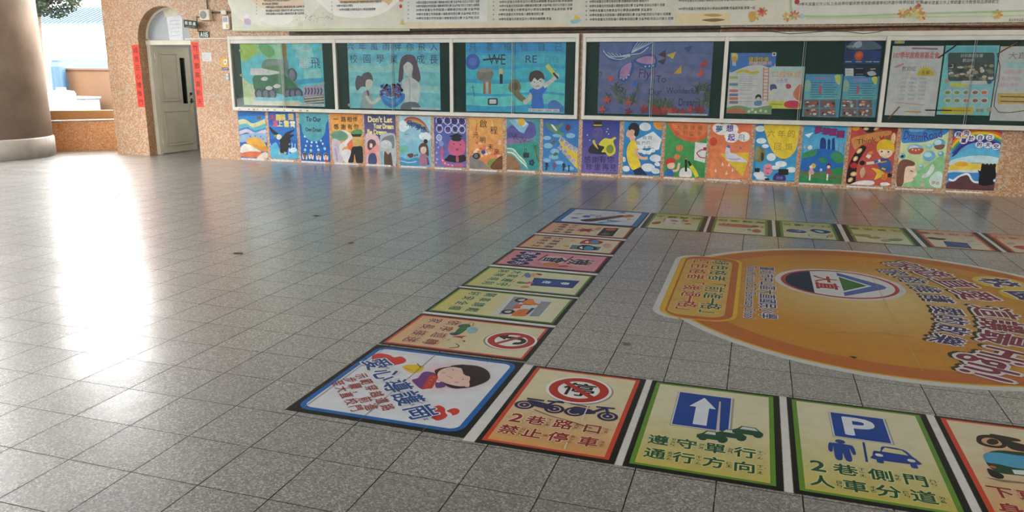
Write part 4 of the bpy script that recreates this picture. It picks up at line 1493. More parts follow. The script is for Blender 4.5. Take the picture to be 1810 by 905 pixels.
s.poly('e0c040', [(485, 400), (510, 385), (515, 420)]); s.blob('2a58a0', [(505, 390), (535, 378), (545, 405), (520, 415)])
s.blob('8a9a4c', [(560, 500), (590, 460), (640, 455), (630, 500), (580, 530)])
s.blob('6a4424', [(590, 540), (620, 480), (694, 430), (692, 550)])
for k in range(5): s.stroke('8a5a30', [(610 + 16 * k, 535), (640 + 14 * k, 470 - 5 * k)], 5)
done(s, 'orange poster with brown brush lettering above dark hills', 400, 643, 560)
# 9
s = poster(8, C6, (730, 98), (1030, 100), (1022, 562), (734, 552), '5a9aa8')
s.blob('5a5a9c', [(733, 190), (860, 130), (960, 130), (992, 190), (985, 250), (900, 290), (735, 320)])
s.blob('8a76a4', [(735, 280), (850, 270), (960, 290), (930, 325), (736, 335)])
s.blob('4a9aa4', [(960, 100), (1028, 102), (1026, 300), (985, 280), (998, 190)])
s.poly('8cc4dc', [(745, 108), (870, 102), (930, 148), (885, 230), (845, 215)])
s.poly('c0e0ec', [(800, 106), (870, 104), (920, 145), (880, 175)])
s.ell('ecb83c', (862, 128), 32, 34)
s.text('2a2848', 'OUR', (788, 245), 34, 76, ang=-12); s.text('2a2848', 'BEAUTIFUL', (850, 275), 28, 120, ang=-6); s.text('2a2848', 'FUTURE', (895, 312), 30, 90, ang=-3)
s.blob('3a9a8c', [(736, 340), (850, 320), (1000, 310), (1025, 420), (1018, 530), (920, 540), (850, 430)])
s.blob('9a7654', [(736, 415), (790, 420), (835, 480), (850, 552), (736, 550)])
for k, c in enumerate(('d8e8d8', '7ac0b0', 'e0ece0', '5aa898')): s.stroke(c, [(736, 365 + 16 * k), (790, 372 + 18 * k), (840, 430 + 16 * k), (890, 480 + 14 * k), (915, 552)], 13)
for k in range(7):
    a = -.4 + k * .75
    s.stroke('1f7a5c', [(985, 345), (985 + 34 * math.cos(a), 345 + 38 * math.sin(a))], 15, taper=True)
s.stroke('7a5a3c', [(990, 350), (1000, 430), (1018, 480)], 10)
s.rrect('2c3a3c', 878, 402, 932, 446, 6); s.ring('2c3a3c', (900, 385), 12, 20, 5)
for k in range(5): s.ell('28406c', (955 + 16 * math.cos(k * 1.257), 490 + 18 * math.sin(k * 1.257)), 12)
done(s, 'teal poster of a beach with palm, surf and a paper plane under a yellow sun', 737, 980, 567)
# 10
s = poster(9, C6, (1053, 104), (1376, 106), (1362, 576), (1053, 570), '3a78bc')
s.grad('3468b4', '4a94cc', 1054, 106, 1372, 570)
for x, y, w, h in ((1090, 270, 36, 18), (1180, 250, 40, 14), (1100, 340, 40, 24), (1090, 470, 34, 18), (1150, 440, 44, 20), (1300, 250, 40, 22), (1200, 490, 36, 16), (1160, 390, 40, 24), (1290, 540, 40, 16)): s.ell('8cc0dc', (x, y), w, h)
s.blob('5a8c70', [(1075, 140), (1105, 135), (1150, 165), (1200, 150), (1232, 135), (1236, 155), (1195, 195), (1240, 230), (1235, 250), (1180, 235), (1140, 215), (1095, 185)])
s.blob('e0dcc8', [(1125, 150), (1150, 160), (1180, 200), (1165, 205)])
s.blob('6a3038', [(1258, 165), (1285, 150), (1300, 180), (1280, 208), (1258, 195)])
s.poly('e2c83c', [(1195, 290), (1210, 262), (1260, 300), (1364, 385), (1362, 550), (1290, 470), (1230, 390)])
for q, p in zip('夢想起航', ((1222, 290), (1262, 325), (1300, 352), (1340, 375))): s.text('4a3a6a', q, p, 40, ol='d8d4e4', olw=.08, ang=-35)
for q, p in zip('勇敢向前', ((1210, 355), (1250, 395), (1288, 440), (1325, 475))): s.text('4a3a6a', q, p, 38, ol='d8d4e4', olw=.08, ang=-40)
for x, y in ((1145, 312), (1165, 415)): s.ell('5a6a50', (x, y), 22, 14, 30)
for x, y, c in ((1088, 525, '1c2a4a'), (1156, 525, '6a5a8a'), (1240, 530, '1c2a4a')):
    s.ell(c, (x, y - 22), 14, 14); s.stroke(c, [(x, y - 10), (x - 2, y + 16), (x - 8, y + 32)], 13); s.stroke(c, [(x - 20, y), (x + 22, y - 8)], 7)
s.ell('7a5a94', (1156, 512), 19, 24); s.rect('18407c', 1278, 510, 1292, 568)
done(s, 'blue poster with a green airplane and a long yellow slanting banner', 1053, 1295, 588)
# 11
s = poster(10, C6, (1408, 115), (1738, 118), (1722, 590), (1396, 580), '35489a')
s.grad('2c3c90', '7466a8', 1400, 118, 1732, 586)
s.ell('5a5494', (1540, 230), 46, 62); s.ring('3a3a70', (1522, 218), 12, 14, 4); s.ring('3a3a70', (1560, 218), 12, 14, 4)
s.rect('141420', 1505, 120, 1578, 160); s.rect('d8b83c', 1505, 152, 1578, 164); s.poly('141420', [(1485, 164), (1595, 164), (1575, 174), (1505, 174)])
s.blob('202028', [(1462, 400), (1470, 350), (1510, 320), (1570, 320), (1610, 360), (1620, 412), (1540, 415)])
s.blob('d8c850', [(1495, 300), (1515, 290), (1535, 340), (1545, 370), (1510, 335)])
s.blob('5a4a90', [(1520, 290), (1560, 285), (1565, 320), (1530, 330)])
s.blob('d9d040', [(1550, 330), (1600, 275), (1655, 280), (1690, 262), (1705, 275), (1680, 300), (1700, 370), (1690, 410), (1640, 436), (1610, 400), (1575, 395), (1600, 350)])
s.ell('8a9a40', (1650, 370), 34, 38); s.stroke('6a7a34', [(1630, 350), (1660, 340), (1672, 380)], 6)
s.dots('c8d0e8', [(1632, 190), (1638, 235), (1450, 245), (1620, 215), (1470, 290)], 6)
for q, p in zip('感謝有你', ((1450, 465), (1520, 465), (1585, 462), (1655, 462))): s.text('18224a', q, p, 62)
for q, p in zip('珍重再見', ((1465, 530), (1540, 530), (1610, 530), (1678, 535))): s.text('18224a', q, p, 56)
done(s, 'indigo poster of a capped graduate holding a yellow bouquet', 1396, 1662, 600)
# 12
s = poster(11, C7, (118, 70), (447, 75), (420, 540), (95, 533), '2c8cc4')
s.grad('2f90cc', '2a74b8', 118, 74, 445, 535)
for x, y, w, h in ((295, 118, 50, 36), (385, 390, 50, 32), (320, 470, 60, 36), (385, 500, 36, 24), (130, 480, 32, 26), (110, 400, 18, 22), (400, 440, 24, 18)): s.ell('dfe8ec', (x, y), w, h); s.ell('dfe8ec', (x + w * .5, y + 8), w * .5, h * .6)
s.ell('e8a03c', (430, 88), 62, 58)
s.blob('2c8cc4', [(447, 70), (470, 70), (470, 160), (440, 160)])
s.poly('e6ecee', [(365, 158), (440, 225), (420, 295), (225, 310), (220, 230)])
for x, y in ((255, 325), (290, 338), (325, 340), (360, 322), (395, 300)): s.ell('e6ecee', (x, y), 24, 18)
for q, p in zip('飛向', ((290, 215), (335, 212))): s.text('33566a', q, p, 36)
for q, p in zip('我們的', ((235, 258), (280, 258), (320, 255))): s.text('33566a', q, p, 32)
for q, p in zip('未來', ((290, 300), (330, 298))): s.text('33566a', q, p, 30)
s.blob('e4b49a', [(150, 145), (200, 130), (215, 180), (205, 230), (175, 250), (160, 215), (135, 200), (132, 180)])
s.blob('14141c', [(150, 125), (175, 88), (215, 85), (242, 110), (245, 160), (225, 200), (200, 190), (205, 155), (180, 140), (160, 150)])
s.blob('ecd040', [(175, 240), (210, 235), (225, 290), (235, 380), (258, 462), (190, 492), (150, 430), (135, 350), (145, 285)])
s.stroke('e4b49a', [(215, 310), (235, 370), (280, 392), (318, 385)], 26)
s.poly('1c2a4c', [(190, 495), (255, 465), (315, 536), (205, 533)])
done(s, 'blue poster of a boy in a yellow shirt beside a white cloud speech bubble', 95, 362, 550)
# 13
s = poster(12, C7, (475, 76), (842, 80), (806, 560), (456, 545), '4a9a54')
s.grad('4ea258', '3c8c4c', 475, 80, 838, 550)
s.blob('d8643c', [(510, 72), (835, 76), (850, 170), (800, 225), (720, 248), (640, 235), (560, 195), (520, 140)])
s.blob('e07a48', [(530, 90), (700, 84), (830, 90), (830, 160), (740, 210), (620, 190), (550, 140)])
for q, p in zip('大直操場', ((585, 122), (645, 122), (705, 126), (770, 128))): s.text('7a5a18', q, p, 40)
for q, p in zip('告別童年', ((575, 170), (640, 172), (700, 180), (765, 182))): s.text('7a5a18', q, p, 42)
s.ell('d88a50', (592, 302), 30); s.ring('a85a30', (592, 302), 16, 30, 3)
s.poly('dfe0dc', [(728, 250), (832, 262), (812, 430), (718, 405)])
s.stroke('b83a3c', [(740, 345), (780, 318), (822, 320)], 9); s.stroke('b83a3c', [(740, 345), (770, 380), (815, 388)], 9)
s.rect('9a2c34', 798, 295, 828, 315)
s.ell('d8804c', (572, 378), 26)
s.blob('c83c30', [(472, 450), (475, 405), (510, 385), (550, 400), (555, 440), (520, 435), (490, 460)])
s.blob('ecc8ac', [(490, 440), (545, 430), (548, 470), (515, 485), (490, 470)])
s.stroke('ecc8ac', [(530, 500), (575, 490), (590, 430)], 22)
s.blob('2c6aa8', [(470, 500), (510, 482), (535, 500), (540, 545), (462, 542)])
s.blob('e6e6e2', [(600, 490), (640, 470), (690, 490), (692, 552), (595, 550)])
s.stroke('18181c', [(648, 400), (648, 505)], 20, smooth=False); s.ell('d86a50', (650, 396), 11, 7)
s.stroke('18181c', [(668, 415), (690, 455)], 20, smooth=False)
s.stroke('dcd03c', [(690, 455), (720, 500), (745, 552)], 34)
done(s, 'green poster with an orange sun, a red haired boy and a basketball hoop', 456, 720, 565)
# 14
s = poster(13, C7, (862, 80), (1220, 90), (1184, 572), (832, 560), 'e08050')
s.grad('e0764a', 'e48c5c', 862, 84, 1215, 565)
for x, y, w, h in ((925, 130, 48, 44), (1000, 118, 50, 34), (1060, 140, 40, 44), (1050, 200, 70, 40), (1150, 205, 50, 44), (1040, 230, 50, 26), (960, 160, 60, 30)): s.ell('eeebe8', (x, y), w, h)
for q, p, c in (('夢', (935, 138), '4a6a8a'), ('想', (1028, 132), '4a4a9a'), ('起', (1040, 210), '6a4a9a'), ('飛', (1128, 210), 'a8b8c0')): s.text(c, q, p, 58, bold=.03)
s.ell('cf4a34', (886, 246), 32, 40); s.poly('e08050', [(840, 200), (856, 200), (850, 295), (838, 295)])
s.poly('dfc03c', [(945, 350), (1195, 340), (1180, 430), (1140, 548), (1000, 410)])
s.blob('d8d4e4', [(990, 310), (1005, 290), (1025, 300), (1035, 340), (1090, 360), (1180, 422), (1090, 420), (1010, 410), (990, 370)])
s.stroke('9a90c0', [(1000, 390), (1060, 400), (1120, 395)], 6)
s.blob('4a6ac0', [(1002, 292), (1015, 275), (1032, 285), (1025, 302)])
s.ell('7a6a9a', (1120, 302), 9)
for x, y in ((905, 495), (1000, 515), (965, 440), (1020, 445), (1050, 490)): s.poly('e6d8d0', [(x - 10, y + 16), (x, y - 18), (x + 10, y + 14)])
done(s, 'orange poster of a white dove on a yellow paper plane', 832, 1115, 580)
# 15
s = poster(14, C7, (1250, 88), (1626, 94), (1590, 590), (1224, 578), '2c86c0')
s.grad('2a80c0', '4aa0cc', 1250, 92, 1620, 585)
for x, y, w, h in ((1290, 135, 40, 28), (1300, 240, 44, 26), (1335, 285, 30, 18), (1385, 380, 40, 36), (1470, 440, 50, 28), (1280, 530, 50, 30), (1560, 490, 44, 26), (1420, 470, 40, 18), (1300, 560, 50, 18)): s.ell('dde6ea', (x, y), w, h)
s.blob('e6c83c', [(1340, 84), (1625, 88), (1622, 200), (1600, 310), (1555, 370), (1490, 395), (1430, 370), (1380, 300), (1345, 200)])
for q, p in zip('六年的', ((1385, 178), (1475, 180), (1560, 178))): s.text('a08030', q, p, 66)
for q, p in zip('回憶', ((1440, 288), (1538, 290))): s.text('a08030', q, p, 62)
s.stroke('8a5a3c', [(1475, 400), (1510, 400)], 12)
s.ell('7a7a50', (1285, 360), 52, 72); s.ell('8c8c60', (1265, 345), 26, 60); s.blob('3a3020', [(1300, 350), (1318, 345), (1320, 400), (1300, 410)])
s.poly('1e1e24', [(1240, 475), (1288, 475), (1284, 512), (1244, 510)])
s.blob('d88a9c', [(1320, 470), (1340, 442), (1385, 442), (1395, 500), (1370, 535), (1325, 530)]); s.stroke('7a3a4a', [(1340, 480), (1375, 478)], 6); s.ell('b83a4a', (1358, 520), 8, 6)
s.rect('1e1e24', 1330, 562, 1368, 582)
s.blob('3c3a7a', [(1405, 580), (1415, 530), (1470, 505), (1500, 530), (1505, 584)])
s.rrect('24201e', 1448, 484, 1534, 534, 6)
s.text('8a90c0', '回憶', (1458, 560), 26)
done(s, 'sky blue poster with a big yellow hot air balloon', 1224, 1518, 600)
# 16
s = poster(15, C8, (92, 90), (432, 92), (388, 552), (54, 542), '3a94c8')
s.grad('3c9ccc', '5cb0d4', 90, 94, 428, 320)
s.poly('e8eef0', [(100, 168), (165, 150), (130, 192)])
for q, p in zip('夢想藍圖', ((205, 135), (265, 142), (322, 150), (380, 165))): s.text('8a2c64', q, p, 56, bold=.03, ol='4a3a7a', olw=.05)
s.blob('1f3a7c', [(220, 280), (222, 210), (240, 190), (262, 210), (262, 285)])
s.poly('1f3a7c', [(275, 288), (278, 215), (288, 196), (300, 215), (298, 288)]); s.poly('1f3a7c', [(308, 290), (312, 200), (332, 190), (336, 290)])
s.stroke('6a8ab0', [(185, 275), (193, 210), (200, 275)], 5, smooth=False)
s.poly('d8a088', [(84, 270), (100, 252), (112, 275)]); s.blob('e8e4e0', [(120, 270), (145, 250), (158, 270), (140, 285)])
s.stroke('b04a6a', [(360, 300), (365, 240), (405, 235), (400, 310)], 6, smooth=False)
s.blob('2668b4', [(60, 545), (70, 400), (90, 320), (160, 285), (240, 278), (330, 290), (400, 330), (395, 450), (385, 550)])
s.blob('3c8c5c', [(75, 350), (90, 315), (150, 288), (195, 290), (180, 330), (120, 345)])
s.blob('3c8c5c', [(300, 330), (340, 300), (400, 330), (405, 380), (350, 390), (315, 360)])
s.blob('3a845c', [(200, 360), (240, 345), (280, 370), (240, 390)])
s.blob('2f8450', [(56, 470), (140, 450), (220, 460), (300, 440), (395, 430), (388, 552), (54, 540)])
s.stroke('a04a3c', [(60, 450), (200, 465), (390, 500)], 5, smooth=False); s.stroke('a04a3c', [(60, 480), (200, 500), (390, 530)], 4, smooth=False)
for k in range(7): s.stroke('a04a3c', [(70 + 50 * k, 440 + 7 * k), (68 + 50 * k, 490 + 6 * k)], 5)
for x, y, c in ((148, 430, 'd8b050'), (285, 430, '4a3a40')):
    s.ell(c, (x + (18 if x < 200 else 0), y - 18), 20, 22); s.ell('ecd4c0', (x, y - 10), 13, 14)
    s.blob('c8a0a0' if x < 200 else 'a84a5a', [(x - 20, y + 45), (x - 8, y + 5), (x + 12, y + 5), (x + 22, y + 45)])
    s.stroke('e8e0dc', [(x - 8, y + 45), (x - 12, y + 95)], 12)
s.ell('c8d0d8', (226, 442), 10, 12)
done(s, 'blue poster of the globe with a skyline and two children on green ground', 54, 320, 555)
# 17
s = poster(16, C8, (455, 95), (826, 104), (772, 570), (427, 552), 'b84c44')
s.grad('b44840', 'c0584c', 455, 100, 822, 560)
s.blob('8a2c2c', [(600, 100), (826, 104), (820, 160), (700, 130)])
s.ell('e0982c', (498, 120), 30, 20)
s.blob('1c1618', [(425, 545), (440, 420), (480, 330), (540, 255), (580, 270), (545, 330), (510, 400), (500, 470), (490, 548)])
s.blob('1c1618', [(550, 100), (690, 98), (640, 145), (580, 150)])
for x, y, w, h, a in ((525, 295, 27, 17, 50), (495, 355, 24, 17, 60), (480, 475, 26, 20, 15), (455, 520, 24, 17, 50), (578, 122, 22, 14, 0), (660, 118, 26, 14, 40)):
    s.ell('d8b070', (x, y), w, h, a); s.ell('e8d8b0', (x, y), w * .55, h * .5, a)
s.blob('b03030', [(455, 400), (490, 385), (510, 410), (490, 430), (460, 425)])
s.blob('c8884c', [(470, 195), (600, 160), (760, 135), (770, 165), (690, 190), (680, 215), (560, 240), (520, 265), (490, 285), (470, 240)])
s.text('5a3418', 'Think', (580, 215), 44, 150, ang=10); s.text('5a3418', 'U', (700, 188), 30, 30, ang=8)
s.ell('e0c090', (790, 200), 18, 50)
s.blob('4c7a40', [(735, 200), (750, 188), (765, 205), (745, 212)])
s.poly('e8dcd8', [(575, 340), (590, 318), (620, 330), (600, 356)]); s.blob('d8883c', [(590, 310), (620, 295), (630, 315), (600, 325)])
s.blob('d8b428', [(660, 260), (680, 220), (730, 205), (785, 225), (800, 270), (790, 310), (740, 300), (690, 310), (665, 300)])
s.blob('ecd0b8', [(675, 290), (720, 285), (780, 295), (775, 330), (730, 352), (685, 330)])
s.dots('4a3a50', [(700, 300), (752, 302)], 8)
s.blob('3a5a94', [(680, 360), (740, 355), (775, 390), (768, 455), (740, 460), (690, 440), (670, 400)])
s.stroke('d8cfc0', [(690, 370), (640, 385), (580, 392)], 24); s.stroke('3a5a94', [(672, 372), (640, 384)], 24); s.ell('1c1a20', (548, 388), 22, 20)
s.stroke('c89a3c', [(690, 385), (740, 375)], 12); s.stroke('d8b040', [(700, 430), (730, 440)], 14)
s.stroke('3a5a94', [(760, 380), (768, 450)], 26); s.ell('1c1a20', (760, 485), 20, 18)
s.blob('e2bc3c', [(620, 430), (680, 440), (730, 480), (690, 500), (640, 520), (660, 470)])
s.blob('d8802c', [(700, 480), (745, 475), (730, 520), (700, 515)])
s.blob('c8a888', [(530, 450), (560, 420), (570, 470), (540, 505)])
s.blob('ece4e4', [(460, 552), (520, 530), (600, 525), (640, 535), (620, 560), (470, 556)]); s.blob('ece4e4', [(690, 545), (740, 540), (765, 560), (700, 566)])
done(s, 'red poster of a yellow haired child on a path of stepping pictures', 425, 705, 578)
# 18
s = poster(17, C8, (862, 110), (1226, 116), (1166, 585), (806, 572), 'd8d8a8')
s.grad('d8dcac', '9cc88c', 860, 114, 1220, 580)
s.blob('3f84c4', [(862, 108), (1226, 112), (1215, 150), (1140, 190), (1040, 225), (930, 230), (855, 225)])
s.blob('7ab4d8', [(920, 118), (1050, 115), (1020, 140), (930, 145)])
s.text('4a2a7a', 'Dream', (948, 180), 76, 150, ang=-6); s.text('4a2a7a', 'Road', (1098, 170), 70, 140, ang=14)
for x, y, w, h, c in ((963, 283, 66, 44, '7ab8d0'), (1148, 240, 48, 46, '6aa8c8'), (1070, 258, 26, 22, '8ac4d4'), (1070, 335, 50, 46, '74b0d4'), (1162, 318, 22, 22, '5a9cc4'), (862, 335, 24, 22, '4a94b4'), (1008, 415, 20, 18, '74b8d4')):
    s.ell(c, (x, y), w, h); s.ell('b8dce4', (x - w * .2, y - h * .25), w * .6, h * .5)
s.blob('b05a48', [(905, 290), (950, 270), (1025, 280), (1000, 318), (930, 318)]); s.dots('e8d8b0', [(940, 285), (965, 290), (990, 284)], 7)
s.blob('7a5a48', [(1110, 258), (1160, 245), (1192, 250), (1175, 280), (1130, 284)]); s.ell('18242c', (860, 336), 12)
s.blob('8cc08c', [(880, 575), (940, 480), (1040, 420), (1190, 330), (1170, 580)])
s.blob('ecd0b4', [(850, 470), (880, 420), (950, 410), (968, 455), (972, 480), (950, 500), (940, 530), (880, 545), (850, 570)])
s.blob('7a5240', [(815, 560), (820, 430), (850, 370), (900, 362), (955, 385), (950, 410), (890, 420), (875, 480), (870, 540), (850, 572)])
s.stroke('3a2a2c', [(922, 448), (945, 456)], 7); s.stroke('b06a5a', [(942, 508), (955, 506)], 5)
s.blob('d8dcd8', [(1010, 495), (1060, 455), (1090, 400), (1112, 420), (1090, 470), (1040, 505)]); s.ring('c8d0c8', (1028, 488), 18, 20, 5)
s.blob('cce0d8', [(1070, 520), (1120, 460), (1172, 470), (1168, 576), (1090, 570)]); s.text('b04a3c', '夢途', (1120, 545), 30)
s.blob('e0a0a8', [(998, 560), (1015, 545), (1030, 560), (1015, 572)])
done(s, 'pale green poster reading Dream Road with bubbles and a girl in profile', 806, 1098, 595)
# 19
s = poster(18, C8, (1257, 120), (1642, 128), (1580, 606), (1202, 592), '5aa0cc')
s.blob('2c60b8', [(1255, 120), (1300, 120), (1330, 150), (1250, 250), (1240, 240)])
for k, c in enumerate(('c83c34', 'd8702c', 'e0c038', '4c9c4c', '2c58b0', '3a2c78')):
    r = 20 * k
    s.stroke(c, [(1246 + .1 * r, 222 + r * 1.2), (1290 + r * .2, 172 + r), (1380 + r * .1, 128 + r), (1470, 116 + r), (1560 - r * .05, 125 + r), (1638 - r * .1, 160 + r * 1.05)], 24)
s.blob('5cb0d4', [(1236, 400), (1245, 352), (1320, 300), (1430, 275), (1540, 280), (1622, 310), (1612, 390), (1450, 370), (1330, 380)])
s.blob('bcd8dc', [(1240, 370), (1350, 340), (1480, 330), (1615, 350), (1612, 395), (1400, 385), (1235, 410)])
s.blob('e8c850', [(1230, 410), (1280, 390), (1330, 375), (1400, 390), (1612, 400), (1605, 440), (1400, 440), (1228, 445)])
s.ell('e0a838', (1320, 398), 54, 22)
s.blob('cfd8c8', [(1226, 445), (1400, 440), (1605, 440), (1600, 465), (1400, 465), (1224, 465)])
s.blob('3c84c4', [(1224, 465), (1400, 465), (1600, 465), (1595, 540), (1400, 545), (1220, 530)])
s.stroke('dfe8ec', [(1222, 515), (1260, 525), (1300, 495), (1370, 475), (1400, 520), (1440, 540), (1590, 525)], 18)
s.blob('5c3a3c', [(1206, 595), (1215, 540), (1270, 530), (1310, 498), (1370, 485), (1400, 530), (1450, 548), (1588, 540), (1580, 605)])
s.blob('101016', [(1462, 560), (1460, 480), (1450, 445), (1470, 450), (1480, 405), (1510, 400), (1540, 405), (1580, 402), (1590, 460), (1590, 500), (1570, 520), (1565, 558)])
for x in (1490, 1522, 1552, 1580): s.poly('101016', [(x - 16, 402), (x, 392), (x + 16, 402), (x, 412)]); s.ell('101016', (x, 416), 11, 14)
for q, p in (('飛', (1298, 168)), ('向', (1362, 155)), ('屬', (1338, 215)), ('於', (1398, 195)), ('自', (1468, 190)), ('己', (1545, 190)), ('的', (1462, 245)), ('天', (1528, 248)), ('空', (1592, 260))):
    s.ell('e4e4ec', p, 32, 29); s.text('3a2a6a', q, p, 40, bold=.03)
done(s, 'poster of a rainbow over black silhouettes of cheering graduates, rightmost of the row', 1202, 1486, 615)

# ------------------------------------------------------------------ the long honour banner
Sheet.gain = .72
s = Sheet((-8.868, -.035, 2.262), (1, 0, 0), (0, 0, 1), 'd4d4d4', .012)
s.base([(0, 0), (14.5, 0), (14.5, 1.25), (0, 1.25)], 'd0cec0')
s.crop_mid = (1100, 25)
s.px(*C2)
s.blob('d8d8cc', [(60, -60), (700, -60), (700, 60), (480, 220), (240, 190), (70, 120)])
s.blob('e2e0d8', [(270, 130), (480, 70), (520, 140), (430, 195), (310, 180)])
s.blob('dcc8b0', [(200, -40), (520, -40), (600, 40), (480, 70), (270, 60)])
s.blob('e4e2dc', [(700, -60), (1300, -60), (1260, 60), (1100, 130), (880, 130), (760, 70)])
s.blob('d8b890', [(860, -40), (1250, -40), (1240, 40), (1180, 10), (900, 20)])
s.poly('d4d6d2', [(1340, -80), (1990, -80), (1990, 165), (1360, 165)])
s.poly('c8ccae', [(62, 205), (1400, 215), (1400, 235), (64, 240)])
s.stroke('9aa48a', [(64, 236), (500, 228), (900, 222), (1400, 222)], 5)
s.poly('d8c8a8', [(1360, 175), (2600, 180), (2600, 205), (1360, 205)])
random.seed(4)
for k in range(30):
    x, y = random.uniform(500, 760), random.uniform(120, 210)
    s.stroke(random.choice(['a8b08c', 'b4b89a', '98a480']), [(x, y), (x + random.uniform(-16, 16), y - random.uniform(6, 22))], 3)
for k in range(16):
    x, y = random.uniform(600, 820), random.uniform(100, 150)
    s.stroke('6a6a5c', [(x, y), (x + random.uniform(8, 30), y - random.uniform(-10, 16))], 2)
s.blob('b8a4b8', [(140, 150), (165, 140), (190, 155), (185, 190), (150, 190)]); s.blob('e8dce0', [(138, 120), (165, 108), (180, 125), (165, 142), (142, 140)])
s.blob('b8c8d8', [(130, 195), (160, 185), (190, 205), (150, 215)])
s.ell('b04a4a', (1332, 48), 13, 15); s.ell('c08a6a', (1335, 5), 20, 9)
s.poly('c8b878', [(1320, 190), (1345, 145), (1365, 190)])
L1 = '99學年度臺北市西區國小運動會田徑比賽 女童甲組 四百公尺接力 冠軍'
L2 = '99學年度臺北市學生美術比賽 西畫類高年級組 優選佳作'
L3 = '99學年度臺北市教育盃中小學游泳錦標賽 男童高年級 季軍'


def line(x0, y0, x1, y1, t, h, dot='5a5a5a'):
    n = len(t)
    s.text(dot, '★', (x0, y0), h * .8)
    s.text('55545a', t, ((x0 + x1) / 2 + h * .6, (y0 + y1) / 2), h, x1 - x0 - h, bold=.01)


for y, x1, t in ((5, 520, L2[:20]), (32, 420, L2[8:20]), (55, 640, L1[:26]), (82, 640, L1[2:28]), (106, 640, L1[:24])): line(235, y, x1, y - 3, t, 20, 'c06a6a')
for y, x1, t in ((17, 1220, L2 + '團體甲等'), (46, 980, L2[:10]), (74, 1170, L3[:20])): line(808, y, x1, y - 3, t, 20, 'c06a4a')
for k, y in enumerate((18, 46, 76, 108, 140)): line(1390, y, 1960, y - 4, (L1, L1 + '獎', L1[:24], L1[:28], L1[:27])[k], 20)
s.px(*C3)
for y, x1, t in ((12, 815, L3 + '團體'), (38, 815, L1), (64, 815, L3), (94, 630, L1[:20]), (124, 680, L3[:22])): line(300, y, x1, y - 5, t, 17)
for y, x1, t in ((12, 1290, L2), (40, 1388, L1), (70, 1310, L3[:24]), (98, 1425, L1 + '團'), (126, 1442, L1)): line(893, y, x1, y - 8, t, 17)
for y, x1, t in ((4, 1950, L1), (58, 1950, L3 + '一組')): line(1488, y, x1, y - 8, t, 17)
s.blob('e0b83c', [(815, 120), (830, 95), (850, 122)]); s.blob('8ac0c8', [(795, 130), (860, 126), (840, 148), (805, 152)])
s.poly('d8c8a0', [(1470, 88), (1810, 80), (1810, 150), (1470, 160)])
s.blob('b89450', [(1640, 95), (1720, 88), (1760, 100), (1700, 108)]); s.blob('7a6440', [(1630, 128), (1720, 118), (1780, 128), (1700, 140)])
s.px(*C4)
s.poly('d0d0c8', [(420, -60), (1900, -60), (1900, 70), (520, 96), (440, 70)])
s.stroke('a8bc90', [(430, -40), (432, 60), (470, 92), (700, 98), (1100, 84), (1900, 62)], 10)
s.stroke('b4c8a0', [(520, 108), (900, 104), (1900, 92)], 8)
for y, x0, x1, t in ((24, 500, 1140, '99學年度臺北市公私立各級學校藝術教育推動績優學校評選中等學校組 甲等'), (18, 1225, 1605, '99學年度臺北市上學期臺北市教育局品德模範生')): line(x0, y, x1, y - 8, t, 18, 'b05a5a')
for x, y in ((220, 95), (260, 70), (410, 100), (450, 90), (1090, 80), (1140, 70), (1180, 60), (1200, 95), (1650, 85)):
    for k in range(7):
        a = k * .9 + x
        s.ell(random.choice(['c8a84a', 'c88a4a', '9aac6a', 'c8705a', 'd8c07a']), (x + 20 * math.cos(a), y + 18 * math.sin(a)), 11, 6, math.degrees(-a), 8)
s.blob('c89a4c', [(180, 80), (210, 70), (215, 120), (190, 130)]); s.blob('c0503c', [(240, 65), (255, 50), (270, 68), (255, 78)])
s.ell('a83a3c', (465, 12), 13); s.blob('b0605a', [(1168, 40), (1185, 20), (1200, 38)])
s.blob('a8c0c8', [(480, 90), (500, 80), (508, 105), (486, 110)])
s.text('7a4a4a', '臺北市中山區大直國小', (1790, 118), 14, 110)
tag(s.build('honour_banner', 'banner'), 'long cream printed banner of award lists above the glazed cases', 'banner')
# brown strips added to darken the gap between banner and cases, plus cable
bt = empty('gap_infill', (-5, -.02, 2.18), 'added dark brown batten under the banner, above the left glazed case', 'infill')
box('infill_strip', (-7.75, -.022, 2.172), (-.62, -.002, 2.255), simple('dark_brown_infill', (.085, .05, .03), .7, .5, 14), bt, .003)
box('infill_strip', (-.60, -.014, 2.172), (5.6, -.002, 2.235), simple('red_brown_infill', (.19, .075, .04), .7, .5, 14), bt, .003)
tr_ = empty('hanging_cable', (-5, -.02, 2.2), 'thin dark cable running along the gap under the banner', 'cable')
bm = bmesh.new()
add_tube(bm, [(-7.6 + .6 * i, -.036, 2.215 + .012 * math.sin(i * 1.7)) for i in range(22)], .012, 6)
bm_obj('cable', bm, M['dark'], tr_)

# ------------------------------------------------------------------ things around the door
D1 = (0, 0, 3.017)


def wall_sheet(pts, Y, white, bg, th=.0008):
    px = cpx(D1, pts)
    s = sheet_between(px, Y, white, bg, ((px[0][0] + px[2][0]) / 2, (px[0][1] + px[2][1]) / 2), th)
    return s.px(*D1)


